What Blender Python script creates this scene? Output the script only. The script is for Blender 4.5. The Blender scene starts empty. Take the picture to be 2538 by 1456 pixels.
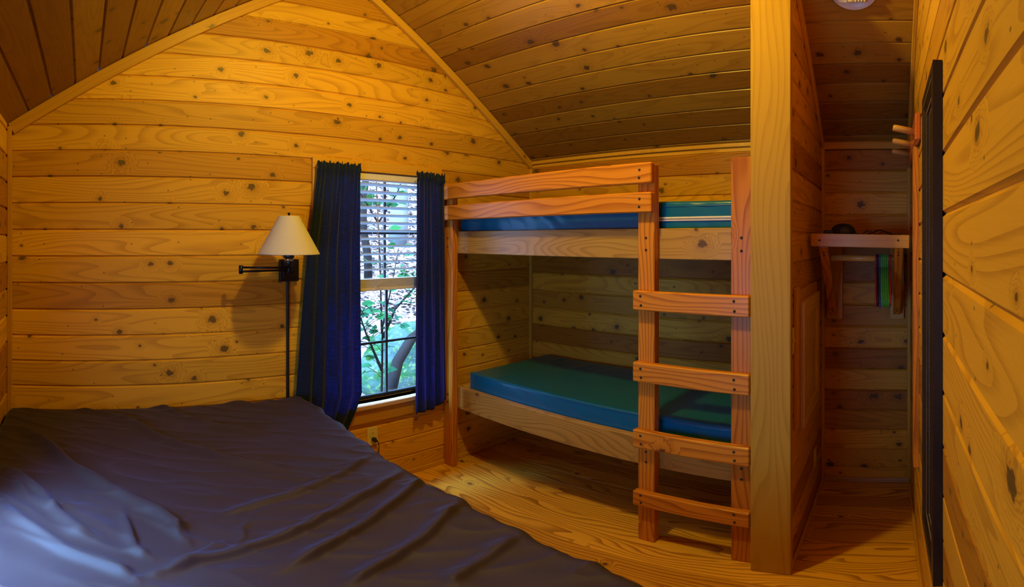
import bpy, bmesh, math, random
import numpy as np
from mathutils import Vector, Matrix, noise as mnoise

random.seed(7)
scene = bpy.context.scene
C = scene.collection
R = math.radians

# ---------------------------------------------------------------- camera
# The photograph is a stitched panorama: equirectangular, 1270 px per radian.
F, PX0, PY0, W, H = 1270.0, 207.0, 592.6, 2538.0, 1456.0
EYE = 1.56
cam_d = bpy.data.cameras.new('camera')
cam = bpy.data.objects.new('camera', cam_d)
C.objects.link(cam)
cam.location = (0, 0, EYE)
cam.rotation_euler = (R(90), 0, -((W / 2 - PX0) / F))
cam_d.angle = 1.9
cam_d.type = 'PANO'
cam_d.panorama_type = 'EQUIRECTANGULAR'
cam_d.longitude_min = -W / 2 / F
cam_d.longitude_max = W / 2 / F
cam_d.latitude_max = PY0 / F
cam_d.latitude_min = (PY0 - H) / F
cam_d.clip_start = 0.01
scene.camera = cam

# ---------------------------------------------------------------- exposure, sky, sun, lamp, window portals
scene.view_settings.view_transform = 'Standard'
scene.view_settings.look = 'None'
scene.view_settings.exposure = 0.0
scene.view_settings.gamma = 1.0
scene.view_settings.use_curve_mapping = False

cy = scene.cycles
cy.max_bounces = 8
cy.diffuse_bounces = 4
cy.glossy_bounces = 3
cy.transmission_bounces = 4
cy.transparent_max_bounces = 8
cy.caustics_reflective = False
cy.caustics_refractive = False
cy.adaptive_threshold = 0.04
cy.sample_clamp_indirect = 6.0

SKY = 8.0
BED_SKY_PATCH = 230.0
world = bpy.data.worlds.new('sky')
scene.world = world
world.use_nodes = True
bg = world.node_tree.nodes['Background']
bg.inputs['Color'].default_value = (0.24, 0.47, 1.0, 1)
# dim sky, with a bright patch added to light one corner of the bed
wt = world.node_tree


def wnode(typ, **kw):
    nd = wt.nodes.new(typ)
    for k_, v_ in kw.items():
        setattr(nd, k_, v_)
    return nd


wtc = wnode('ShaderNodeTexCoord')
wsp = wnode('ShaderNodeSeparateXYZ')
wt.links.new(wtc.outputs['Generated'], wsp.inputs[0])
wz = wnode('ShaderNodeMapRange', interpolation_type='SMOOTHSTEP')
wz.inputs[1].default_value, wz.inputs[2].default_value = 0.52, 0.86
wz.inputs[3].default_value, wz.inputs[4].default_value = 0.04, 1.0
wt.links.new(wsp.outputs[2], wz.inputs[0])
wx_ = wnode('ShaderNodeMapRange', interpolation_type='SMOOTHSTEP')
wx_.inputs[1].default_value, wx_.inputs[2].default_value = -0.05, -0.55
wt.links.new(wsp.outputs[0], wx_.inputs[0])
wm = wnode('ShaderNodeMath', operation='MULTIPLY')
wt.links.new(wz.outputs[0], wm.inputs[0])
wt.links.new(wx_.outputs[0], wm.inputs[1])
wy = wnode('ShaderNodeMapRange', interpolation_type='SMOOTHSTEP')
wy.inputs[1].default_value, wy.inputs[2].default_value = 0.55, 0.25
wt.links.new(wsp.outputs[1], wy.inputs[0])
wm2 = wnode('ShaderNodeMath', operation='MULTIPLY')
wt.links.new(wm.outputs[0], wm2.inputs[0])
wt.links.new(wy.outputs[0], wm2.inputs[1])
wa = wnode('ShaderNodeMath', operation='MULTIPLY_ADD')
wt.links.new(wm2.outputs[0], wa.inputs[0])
wa.inputs[1].default_value = BED_SKY_PATCH
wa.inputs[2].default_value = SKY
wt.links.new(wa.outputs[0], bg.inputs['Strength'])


def light(name, kind, loc, energy, color, rot=(0, 0, 0), **kw):
    d = bpy.data.lights.new(name, kind)
    d.energy = energy
    d.color = color
    for k, v in kw.items():
        setattr(d, k, v)
    o = bpy.data.objects.new(name, d)
    o.location = loc
    o.rotation_euler = rot
    C.objects.link(o)
    return o


light('sun', 'SUN', (0, -4, 9), 9.0, (1.0, 0.90, 0.86), (R(36), R(0), R(24)), angle=R(1.5))
light('ceiling_lamp_light', 'POINT', (1.15, 1.12, 2.87), 72.0, (1.0, 0.79, 0.09), shadow_soft_size=0.055)
p = light('window_portal', 'AREA', (1.67, 2.66, 1.26), 1.0, (1, 1, 1), (R(-90), 0, 0), shape='RECTANGLE', size=0.8, size_y=1.4)
p.data.cycles.is_portal = True
p = light('window_portal', 'AREA', (-0.50, 0.96, 1.138), 1.0, (1, 1, 1), (0, R(-90), 0), shape='RECTANGLE', size=0.725, size_y=0.92)
p.data.cycles.is_portal = True

# ---------------------------------------------------------------- materials
MATS = {}


class NT:
    """small node-tree helper"""
    def __init__(self, name):
        self.m = bpy.data.materials.new(name)
        self.m.use_nodes = True
        self.t = self.m.node_tree
        self.t.nodes.clear()
        self.out = self.n('ShaderNodeOutputMaterial')

    def n(self, typ, **kw):
        nd = self.t.nodes.new(typ)
        for k, v in kw.items():
            setattr(nd, k, v)
        return nd

    def link(self, a, b):
        self.t.links.new(a, b)

    def val(self, sock, v):
        if hasattr(v, 'is_linked') or isinstance(v, bpy.types.NodeSocket):
            self.link(v, sock)
        else:
            sock.default_value = v

    def math(self, op, a, b=0.0, c=0.0, clamp=False):
        nd = self.n('ShaderNodeMath', operation=op)
        nd.use_clamp = clamp
        self.val(nd.inputs[0], a)
        self.val(nd.inputs[1], b)
        self.val(nd.inputs[2], c)
        return nd.outputs[0]

    def smooth(self, x, a, b, lo=0.0, hi=1.0):
        nd = self.n('ShaderNodeMapRange', interpolation_type='SMOOTHSTEP')
        self.val(nd.inputs['Value'], x)
        self.val(nd.inputs['From Min'], a)
        self.val(nd.inputs['From Max'], b)
        self.val(nd.inputs['To Min'], lo)
        self.val(nd.inputs['To Max'], hi)
        return nd.outputs[0]

    def comb(self, x, y, z=0.0):
        nd = self.n('ShaderNodeCombineXYZ')
        for i, v in enumerate((x, y, z)):
            self.val(nd.inputs[i], v)
        return nd.outputs[0]

    def noise(self, vec, scale=1.0, detail=2.0, rough=0.5, dim='3D'):
        nd = self.n('ShaderNodeTexNoise', noise_dimensions=dim)
        self.val(nd.inputs['Vector'], vec)
        nd.inputs['Scale'].default_value = scale
        nd.inputs['Detail'].default_value = detail
        nd.inputs['Roughness'].default_value = rough
        return nd.outputs['Fac']

    def mix(self, f, a, b, mode='MIX'):
        nd = self.n('ShaderNodeMix', data_type='RGBA', blend_type=mode)
        self.val(nd.inputs[0], f)
        for s, v in ((nd.inputs[6], a), (nd.inputs[7], b)):
            if isinstance(v, tuple):
                s.default_value = (*v, 1) if len(v) == 3 else v
            else:
                self.link(v, s)
        return nd.outputs[2]

    def bsdf(self, color, rough=0.5, **kw):
        b = self.n('ShaderNodeBsdfPrincipled')
        if isinstance(color, tuple):
            b.inputs['Base Color'].default_value = (*color, 1)
        else:
            self.link(color, b.inputs['Base Color'])
        self.val(b.inputs['Roughness'], rough)
        for k, v in kw.items():
            self.val(b.inputs[k.replace('_', ' ')], v)
        return b

    def done(self, shader):
        self.link(shader, self.out.inputs['Surface'])
        return self.m


def wood(name, light_c, dark_c, knot_c, ring=0.35, bands=20.0, knots=0.45, kscale=5.2, rough=0.38, tintamt=1.0, fibre=0.3, lin=10.0, stretch=0.9, spec=0.45, red=(0.62, 0.36, 0.22)):
    if name in MATS:
        return MATS[name]
    t = NT(name)
    uvn = t.n('ShaderNodeUVMap')
    sep = t.n('ShaderNodeSeparateXYZ')
    t.link(uvn.outputs[0], sep.inputs[0])
    u, v = sep.outputs[0], sep.outputs[1]
    at = t.n('ShaderNodeAttribute', attribute_name='tint')
    tint = at.outputs['Fac']
    # large, slow field whose contour lines are the growth rings
    n1 = t.noise(t.comb(t.math('MULTIPLY', u, stretch), t.math('MULTIPLY', v, 6.0), t.math('MULTIPLY', tint, 37.0)), 1.0, 1.0, 0.4)
    # knots
    vo = t.n('ShaderNodeTexVoronoi', voronoi_dimensions='2D', feature='F1')
    t.link(t.comb(t.math('MULTIPLY', u, kscale * 0.8), t.math('MULTIPLY', v, kscale)), vo.inputs['Vector'])
    vo.inputs['Scale'].default_value = 1.0
    d = vo.outputs['Distance']
    sc = t.n('ShaderNodeSeparateColor')
    t.link(vo.outputs['Color'], sc.inputs[0])
    mask = t.math('LESS_THAN', sc.outputs[0], knots)
    rad = t.math('MULTIPLY_ADD', t.math('POWER', sc.outputs[1], 1.6), 0.080, 0.034)
    dn = t.math('DIVIDE', d, rad)
    wob = t.noise(t.comb(t.math('MULTIPLY', u, 60.0), t.math('MULTIPLY', v, 60.0)), 1.0, 0.0, dim='2D')
    dn = t.math('MULTIPLY_ADD', t.math('SUBTRACT', wob, 0.5), 0.9, dn)
    bump = t.math('MULTIPLY', t.smooth(dn, 0.4, 5.0, 1.0, 0.0), mask)
    core = t.math('MULTIPLY', t.smooth(dn, 0.75, 1.25, 1.0, 0.0), mask)
    halo = t.math('MULTIPLY', t.smooth(dn, 0.9, 3.2, 1.0, 0.0), mask)
    ph = t.math('ADD', t.math('MULTIPLY', n1, bands), t.math('MULTIPLY', bump, bands * 0.22))
    ph = t.math('MULTIPLY_ADD', v, lin, ph)
    fr = t.math('FRACT', ph)
    late = t.math('MULTIPLY', t.smooth(fr, 0.25, 0.95), t.smooth(fr, 0.95, 1.0, 1.0, 0.0))
    late = t.math('POWER', late, 1.8)
    fib = t.noise(t.comb(t.math('MULTIPLY', u, 5.0), t.math('MULTIPLY', v, 190.0), tint), 1.0, 1.0, 0.6, dim='2D')
    blot = t.noise(t.comb(t.math('MULTIPLY', u, 2.2), t.math('MULTIPLY', v, 7.0), t.math('MULTIPLY', tint, 11.0)), 1.0, 1.0, dim='2D')
    f = t.math('MULTIPLY', late, ring)
    f = t.math('MULTIPLY_ADD', t.math('SUBTRACT', fib, 0.5), fibre, f)
    f = t.math('MULTIPLY_ADD', t.math('SUBTRACT', blot, 0.5), 0.35, f)
    f = t.math('MULTIPLY_ADD', halo, 0.35, f)
    f = t.math('ADD', f, 0.0, clamp=True)
    col = t.mix(f, light_c, dark_c)
    # every board has its own tone: some redder and darker, some paler
    tt = t.smooth(tint, 0.62, 0.98)
    col = t.mix(t.math('MULTIPLY', tt, 0.55 * tintamt), col, t.mix(1.0, col, red, 'MULTIPLY'))
    br = t.math('MULTIPLY_ADD', tint, -0.26 * tintamt, 1.0 + 0.10 * tintamt)
    bc = t.n('ShaderNodeCombineColor')
    for i in range(3):
        t.link(br, bc.inputs[i])
    col = t.mix(1.0, col, bc.outputs[0], 'MULTIPLY')
    col = t.mix(t.math('MULTIPLY', core, 0.88), col, knot_c)
    if knots > 0.3:                                        # small pin knots
        v2 = t.n('ShaderNodeTexVoronoi', voronoi_dimensions='2D', feature='F1')
        t.link(t.comb(t.math('MULTIPLY', u, 9.0), t.math('MULTIPLY', v, 13.0)), v2.inputs['Vector'])
        v2.inputs['Scale'].default_value = 1.0
        s2_ = t.n('ShaderNodeSeparateColor')
        t.link(v2.outputs['Color'], s2_.inputs[0])
        pin = t.math('MULTIPLY', t.math('LESS_THAN', s2_.outputs[0], 0.22), t.smooth(v2.outputs['Distance'], 0.02, 0.065, 0.8, 0.0))
        col = t.mix(pin, col, knot_c)
    b = t.bsdf(col, t.math('MULTIPLY_ADD', fib, 0.18, rough - 0.09), Specular_IOR_Level=spec)
    MATS[name] = t.done(b.outputs[0])
    return MATS[name]


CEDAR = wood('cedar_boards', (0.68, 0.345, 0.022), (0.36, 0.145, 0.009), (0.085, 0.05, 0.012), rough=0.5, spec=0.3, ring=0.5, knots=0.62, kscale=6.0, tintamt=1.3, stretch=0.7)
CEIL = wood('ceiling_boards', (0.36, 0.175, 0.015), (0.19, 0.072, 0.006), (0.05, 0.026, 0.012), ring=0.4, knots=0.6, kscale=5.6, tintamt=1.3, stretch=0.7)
TRIM = wood('trim_wood', (0.64, 0.33, 0.028), (0.42, 0.175, 0.012), (0.13, 0.065, 0.022), ring=0.3, knots=0.16, lin=30, bands=7, tintamt=0.5)
FIR = wood('bunk_wood', (0.64, 0.230, 0.016), (0.32, 0.080, 0.005), (0.10, 0.03, 0.012), ring=0.75, knots=0.18, lin=40, bands=9, rough=0.36, spec=0.35, tintamt=0.5, stretch=1.3)
FASC = wood('bunk_board_wood', (0.46, 0.25, 0.046), (0.24, 0.115, 0.018), (0.10, 0.045, 0.02), ring=0.6, knots=0.3, lin=8, bands=22, rough=0.33, tintamt=0.3)
FLOORM = wood('floor_boards', (0.82, 0.43, 0.042), (0.30, 0.092, 0.008), (0.10, 0.04, 0.015), ring=0.75, knots=0.10, kscale=4, bands=11, lin=34, rough=0.34, tintamt=0.6, stretch=1.2)
PINE = wood('pale_pine', (0.62, 0.40, 0.19), (0.42, 0.23, 0.09), (0.13, 0.06, 0.025), ring=0.4, knots=0.3, lin=20, bands=8, tintamt=0.3)
PEGW = wood('red_stained_wood', (0.55, 0.14, 0.025), (0.33, 0.055, 0.01), (0.1, 0.03, 0.01), ring=0.4, knots=0.0, rough=0.2, lin=30, tintamt=0.2)
DOWEL = wood('dowel_wood', (0.62, 0.34, 0.07), (0.45, 0.21, 0.035), (0.2, 0.1, 0.04), ring=0.3, knots=0.0, lin=50, tintamt=0.2, rough=0.3)


def plain(name, col, rough=0.5, **kw):
    if name in MATS:
        return MATS[name]
    t = NT(name)
    nz = t.noise(t.n('ShaderNodeTexCoord').outputs['Object'], 35.0, 3.0)
    c = t.mix(nz, tuple(x * 0.9 for x in col), tuple(min(1, x * 1.1) for x in col))
    b = t.bsdf(c, rough, **kw)
    MATS[name] = t.done(b.outputs[0])
    return MATS[name]


BLACKM = plain('black_metal', (0.012, 0.010, 0.012), 0.32, Metallic=0.5)
BLACKP = plain('black_plastic', (0.010, 0.009, 0.010), 0.4)
BOLTM = plain('dark_bolt', (0.05, 0.045, 0.04), 0.4, Metallic=0.8)
NICKEL = plain('nickel', (0.6, 0.55, 0.5), 0.25, Metallic=1.0)
IVORY = plain('ivory_plastic', (0.72, 0.60, 0.36), 0.35)
WHITEP = plain('white_plastic', (0.72, 0.68, 0.62), 0.35)
SASHM = plain('dark_sash', (0.018, 0.024, 0.030), 0.4)
FRAMEM = plain('black_frame', (0.014, 0.012, 0.012), 0.36)
BEADM = plain('bead_metal', (0.55, 0.48, 0.36), 0.3, Metallic=0.9)
ZIPM = plain('zipper_tape', (0.75, 0.66, 0.50), 0.6)
BARK = plain('bark', (0.014, 0.011, 0.009), 0.9, Specular_IOR_Level=0.05)
PALEBARK = plain('pale_bark', (0.14, 0.135, 0.12), 0.9, Specular_IOR_Level=0.05)
SLOTM = plain('slot_dark', (0.01, 0.01, 0.01), 0.6)


def vinyl():
    t = NT('teal_vinyl')
    tc = t.n('ShaderNodeTexCoord')
    n1 = t.noise(tc.outputs['Object'], 4.0, 3.0)
    col = t.mix(n1, (0.001, 0.095, 0.20), (0.002, 0.12, 0.23))
    b = t.bsdf(col, 0.30, Specular_IOR_Level=0.5)
    n2 = t.noise(tc.outputs['Object'], 500.0, 1.0)
    bp = t.n('ShaderNodeBump')
    bp.inputs['Strength'].default_value = 0.06
    bp.inputs['Distance'].default_value = 0.001
    t.link(n2, bp.inputs['Height'])
    t.link(bp.outputs[0], b.inputs['Normal'])
    return t.done(b.outputs[0])


VINYL = vinyl()


def sheet_mat():
    t = NT('brown_sheet_fabric')
    tc = t.n('ShaderNodeTexCoord')
    n1 = t.noise(tc.outputs['Object'], 6.0, 4.0)
    col = t.mix(n1, (0.026, 0.0125, 0.0105), (0.036, 0.018, 0.016))
    b = t.bsdf(col, 0.62, Specular_IOR_Level=0.35, Sheen_Weight=0.12, Sheen_Roughness=0.5)
    b.inputs['Sheen Tint'].default_value = (0.3, 0.48, 1.0, 1)  # blue sheen tint stands in for cool daylight on brown cloth
    n2 = t.noise(tc.outputs['Object'], 900.0, 2.0)
    bp = t.n('ShaderNodeBump')
    bp.inputs['Strength'].default_value = 0.15
    bp.inputs['Distance'].default_value = 0.001
    t.link(n2, bp.inputs['Height'])
    t.link(bp.outputs[0], b.inputs['Normal'])
    return t.done(b.outputs[0])


SHEET = sheet_mat()


def curtain_mat():
    t = NT('navy_curtain_fabric')
    uvn = t.n('ShaderNodeUVMap')
    sep = t.n('ShaderNodeSeparateXYZ')
    t.link(uvn.outputs[0], sep.inputs[0])
    # slubby open weave: irregular warp and weft threads
    wx = t.noise(t.comb(t.math('MULTIPLY', sep.outputs[0], 330.0), t.math('MULTIPLY', sep.outputs[1], 9.0)), 1.0, 1.0)
    wy = t.noise(t.comb(t.math('MULTIPLY', sep.outputs[0], 9.0), t.math('MULTIPLY', sep.outputs[1], 330.0)), 1.0, 1.0)
    w = t.math('MULTIPLY', t.smooth(wx, 0.35, 0.65), t.smooth(wy, 0.35, 0.65))
    col = t.mix(w, (0.004, 0.009, 0.026), (0.010, 0.032, 0.10))
    b = t.bsdf(col, 0.8, Sheen_Weight=0.15, Specular_IOR_Level=0.2)
    tr = t.n('ShaderNodeBsdfTranslucent')
    tr.inputs['Color'].default_value = (0.005, 0.11, 0.60, 1)
    m = t.n('ShaderNodeMixShader')
    t.link(t.math('MULTIPLY_ADD', w, 0.35, 0.15), m.inputs[0])
    t.link(b.outputs[0], m.inputs[1])
    t.link(tr.outputs[0], m.inputs[2])
    bp = t.n('ShaderNodeBump')
    bp.inputs['Strength'].default_value = 0.35
    bp.inputs['Distance'].default_value = 0.001
    t.link(w, bp.inputs['Height'])
    t.link(bp.outputs[0], b.inputs['Normal'])
    return t.done(m.outputs[0])


CURT = curtain_mat()


def shade_mat():
    t = NT('lamp_shade_linen')
    uvn = t.n('ShaderNodeUVMap')
    n1 = t.noise(uvn.outputs[0], 400.0, 2.0)
    col = t.mix(n1, (0.60, 0.52, 0.36), (0.72, 0.64, 0.47))
    b = t.bsdf(col, 0.85)
    tr = t.n('ShaderNodeBsdfTranslucent')
    tr.inputs['Color'].default_value = (0.7, 0.6, 0.4, 1)
    m = t.n('ShaderNodeMixShader')
    m.inputs[0].default_value = 0.15
    t.link(b.outputs[0], m.inputs[1])
    t.link(tr.outputs[0], m.inputs[2])
    return t.done(m.outputs[0])


SHADE = shade_mat()


def slat_mat():
    t = NT('white_blind_slats')
    b = t.bsdf((0.60, 0.64, 0.68), 0.4)
    tr = t.n('ShaderNodeBsdfTranslucent')
    tr.inputs['Color'].default_value = (0.6, 0.72, 0.85, 1)
    m = t.n('ShaderNodeMixShader')
    m.inputs[0].default_value = 0.06
    t.link(b.outputs[0], m.inputs[1])
    t.link(tr.outputs[0], m.inputs[2])
    return t.done(m.outputs[0])


SLATM = slat_mat()


def glass_mat():
    t = NT('window_glass')
    tr = t.n('ShaderNodeBsdfTransparent')
    tr.inputs[0].default_value = (0.93, 0.97, 0.97, 1)
    g = t.n('ShaderNodeBsdfGlossy')
    g.inputs['Roughness'].default_value = 0.02
    m = t.n('ShaderNodeMixShader')
    m.inputs[0].default_value = 0.05
    t.link(tr.outputs[0], m.inputs[1])
    t.link(g.outputs[0], m.inputs[2])
    return t.done(m.outputs[0])


GLASS = glass_mat()
MIRROR = plain('mirror_glass', (0.82, 0.85, 0.86), 0.015, Metallic=1.0)


def tinted(name, cols, rough=0.8, transl=0.0):
    """colour picked per face from the 'tint' attribute"""
    t = NT(name)
    at = t.n('ShaderNodeAttribute', attribute_name='tint')
    cr = t.n('ShaderNodeValToRGB')
    e = cr.color_ramp.elements
    while len(e) < len(cols):
        e.new(0.5)
    for i, c in enumerate(cols):
        e[i].position = i / max(1, len(cols) - 1)
        e[i].color = (*c, 1)
    t.link(at.outputs['Fac'], cr.inputs[0])
    b = t.bsdf(cr.outputs[0], rough, Specular_IOR_Level=0.1)
    sh = b.outputs[0]
    if transl:
        tr = t.n('ShaderNodeBsdfTranslucent')
        t.link(cr.outputs[0], tr.inputs[0])
        m = t.n('ShaderNodeMixShader')
        m.inputs[0].default_value = transl
        t.link(sh, m.inputs[1])
        t.link(tr.outputs[0], m.inputs[2])
        sh = m.outputs[0]
    return t.done(sh)


LITTER = tinted('fallen_leaf_litter', [(0.34, 0.26, 0.23), (0.08, 0.04, 0.03), (0.46, 0.38, 0.36), (0.14, 0.08, 0.06), (0.36, 0.29, 0.26)])
GREENL = tinted('green_leaves', [(0.008, 0.06, 0.015), (0.018, 0.10, 0.02), (0.012, 0.085, 0.035), (0.04, 0.13, 0.02)], 0.5, 0.35)


def ground_mat():
    t = NT('forest_floor')
    tc = t.n('ShaderNodeTexCoord')
    vo = t.n('ShaderNodeTexVoronoi')
    vo.inputs['Scale'].default_value = 14.0
    t.link(tc.outputs['Object'], vo.inputs['Vector'])
    sc = t.n('ShaderNodeSeparateColor')
    t.link(vo.outputs['Color'], sc.inputs[0])
    c = t.mix(sc.outputs[0], (0.24, 0.18, 0.165), (0.06, 0.035, 0.028))
    c = t.mix(t.smooth(t.noise(tc.outputs['Object'], 1.6, 3.0), 0.55, 0.7), c, (0.05, 0.08, 0.03))
    return t.done(t.bsdf(c, 0.9, Specular_IOR_Level=0.05).outputs[0])


def moss_mat():
    t = NT('mossy_rock')
    tc = t.n('ShaderNodeTexCoord')
    n1 = t.noise(tc.outputs['Object'], 3.0, 6.0, 0.65)
    n2 = t.noise(tc.outputs['Object'], 22.0, 4.0, 0.6)
    c = t.mix(t.smooth(n1, 0.4, 0.62), (0.035, 0.055, 0.045), (0.009, 0.038, 0.008))
    c = t.mix(t.smooth(n2, 0.5, 0.7), c, (0.07, 0.11, 0.03))
    b = t.bsdf(c, 0.95, Specular_IOR_Level=0.05)
    bp = t.n('ShaderNodeBump')
    bp.inputs['Strength'].default_value = 0.7
    bp.inputs['Distance'].default_value = 0.03
    t.link(n2, bp.inputs['Height'])
    t.link(bp.outputs[0], b.inputs['Normal'])
    return t.done(b.outputs[0])


def hanger_mat(name, c):
    return plain(name, c, 0.3)


# ---------------------------------------------------------------- mesh helpers
def new_bm():
    bm = bmesh.new()
    bm.loops.layers.uv.new('UVMap')
    bm.faces.layers.float.new('tint')
    return bm


def paint(bm, faces, grain, tint=None, off=None):
    """wood coordinates in metres: u along the grain axis, v across, each piece at its own random place"""
    uvl = bm.loops.layers.uv['UVMap']
    tl = bm.faces.layers.float['tint']
    tint = random.random() if tint is None else tint
    off = off or (random.uniform(0, 60), random.uniform(0, 60))
    others = [i for i in range(3) if i != grain]
    for f in faces:
        f[tl] = tint
        n = f.normal
        a, b = others
        across = b if abs(n[a]) > abs(n[b]) else a
        for l in f.loops:
            co = l.vert.co
            l[uvl].uv = (co[grain] + off[0], co[across] + off[1])


def add_box(bm, lo, hi, grain=0, bevel=0.0, tint=None, mat=None, segs=1):
    lo, hi = Vector(lo), Vector(hi)
    tmp = new_bm()
    vs = [tmp.verts.new((x, y, z)) for x in (lo.x, hi.x) for y in (lo.y, hi.y) for z in (lo.z, hi.z)]
    for q in ((0, 1, 3, 2), (4, 6, 7, 5), (0, 4, 5, 1), (2, 3, 7, 6), (0, 2, 6, 4), (1, 5, 7, 3)):
        tmp.faces.new([vs[i] for i in q])
    if bevel:
        bmesh.ops.bevel(tmp, geom=list(tmp.edges), offset=bevel, segments=segs, affect='EDGES', profile=0.5)
    tmp.normal_update()
    paint(tmp, tmp.faces, grain, tint)
    if mat is not None:
        tmp.transform(mat)
    merge(bm, tmp)
    return bm


def merge(bm, tmp):
    me = bpy.data.meshes.new('tmp')
    tmp.to_mesh(me)
    tmp.free()
    bm.from_mesh(me)
    bpy.data.meshes.remove(me)


def frame_from(d):
    d = d.normalized()
    a = Vector((0, 0, 1)) if abs(d.z) < 0.9 else Vector((1, 0, 0))
    x = d.cross(a).normalized()
    return x, d.cross(x).normalized()


def add_tube(bm, pts, rad, segs=10, closed=False, caps=True, tint=0.5):
    pts = [Vector(p) for p in pts]
    n = len(pts)
    rads = rad if isinstance(rad, (list, tuple)) else [rad] * n
    uvl = bm.loops.layers.uv['UVMap']
    tl = bm.faces.layers.float['tint']
    rings = []
    x = None
    run = 0.0
    us = []
    for i, p in enumerate(pts):
        if closed:
            d = pts[(i + 1) % n] - pts[i - 1]
        else:
            d = pts[min(i + 1, n - 1)] - pts[max(i - 1, 0)]
        d.normalize()
        if x is None:
            x, _ = frame_from(d)
        x = (x - d * x.dot(d)).normalized()
        y = d.cross(x)
        if i:
            run += (pts[i] - pts[i - 1]).length
        us.append(run)
        rings.append([bm.verts.new(p + (x * math.cos(2 * math.pi * k / segs) + y * math.sin(2 * math.pi * k / segs)) * rads[i]) for k in range(segs)])
    cnt = n if closed else n - 1
    for i in range(cnt):
        a, b = rings[i], rings[(i + 1) % n]
        for k in range(segs):
            f = bm.faces.new((a[k], a[(k + 1) % segs], b[(k + 1) % segs], b[k]))
            f.smooth = True
            f[tl] = tint
            ub = us[(i + 1) % n] if (i + 1) < n else us[i] + 0.01
            for l, uu, kk in zip(f.loops, (us[i], us[i], ub, ub), (k, k + 1, k + 1, k)):
                l[uvl].uv = (uu, kk / segs * 2 * math.pi * rads[i])
    if caps and not closed:
        for r in (rings[0], list(reversed(rings[-1]))):
            f = bm.faces.new(list(reversed(r)))
            f[tl] = tint
    return bm


def add_lathe(bm, prof, segs=32, mat=None, smooth=True, tint=0.5):
    """prof: list of (radius, z)"""
    tmp = new_bm()
    uvl = tmp.loops.layers.uv['UVMap']
    tl = tmp.faces.layers.float['tint']
    rings = []
    for r, z in prof:
        if r < 1e-6:
            rings.append([tmp.verts.new((0, 0, z))])
        else:
            rings.append([tmp.verts.new((r * math.cos(2 * math.pi * k / segs), r * math.sin(2 * math.pi * k / segs), z)) for k in range(segs)])
    for i in range(len(prof) - 1):
        a, b = rings[i], rings[i + 1]
        for k in range(segs):
            k2 = (k + 1) % segs
            if len(a) == 1 and len(b) == 1:
                continue
            if len(a) == 1:
                vs = (a[0], b[k2], b[k])
            elif len(b) == 1:
                vs = (a[k], a[k2], b[0])
            else:
                vs = (a[k], a[k2], b[k2], b[k])
            f = tmp.faces.new(vs)
            f.smooth = smooth
            f[tl] = tint
            for l in f.loops:
                l[uvl].uv = (k / segs * 0.6, l.vert.co.z)
    bmesh.ops.recalc_face_normals(tmp, faces=tmp.faces)
    if mat is not None:
        tmp.transform(mat)
    merge(bm, tmp)
    return bm


def obj(name, bm, material, parent=None, smooth_angle=None):
    me = bpy.data.meshes.new(name)
    bm.normal_update()
    bm.to_mesh(me)
    bm.free()
    me.materials.append(material)
    o = bpy.data.objects.new(name, me)
    C.objects.link(o)
    if parent is not None:
        o.parent = parent
    return o


def thing(name, label, cat, loc=(0, 0, 0), rotz=0.0, group=None):
    o = bpy.data.objects.new(name, None)
    o.empty_display_size = 0.1
    C.objects.link(o)
    o.location = loc
    o.rotation_euler = (0, 0, rotz)
    tag(o, label, cat, group)
    return o


def tag(o, label, cat, group=None, kind=None):
    o['label'] = label
    o['category'] = cat
    if group:
        o['group'] = group
    if kind:
        o['kind'] = kind
    return o


def struct(name, bm, m, parent=None, label=None):
    o = obj(name, bm, m, parent)
    o['kind'] = 'structure'
    if label:
        o['label'] = label
    return o


def box_obj(name, lo, hi, m, parent=None, grain=0, bevel=0.002, tint=None):
    return obj(name, add_box(new_bm(), lo, hi, grain, bevel, tint), m, parent)


def xf(loc=(0, 0, 0), rx=0, ry=0, rz=0):
    return Matrix.Translation(loc) @ Matrix.Rotation(rz, 4, 'Z') @ Matrix.Rotation(ry, 4, 'Y') @ Matrix.Rotation(rx, 4, 'X')


# ---------------------------------------------------------------- room shell
D, RW, LW, YR = 2.55, 3.04, -0.378, -0.131        # far gable wall, bunk wall, bed wall, mirror wall
BW = 0.1334                                       # width of one wall board


def roof(x):
    return min(2.377 + 0.615 * x, 4.208 - 0.678 * x)


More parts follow.
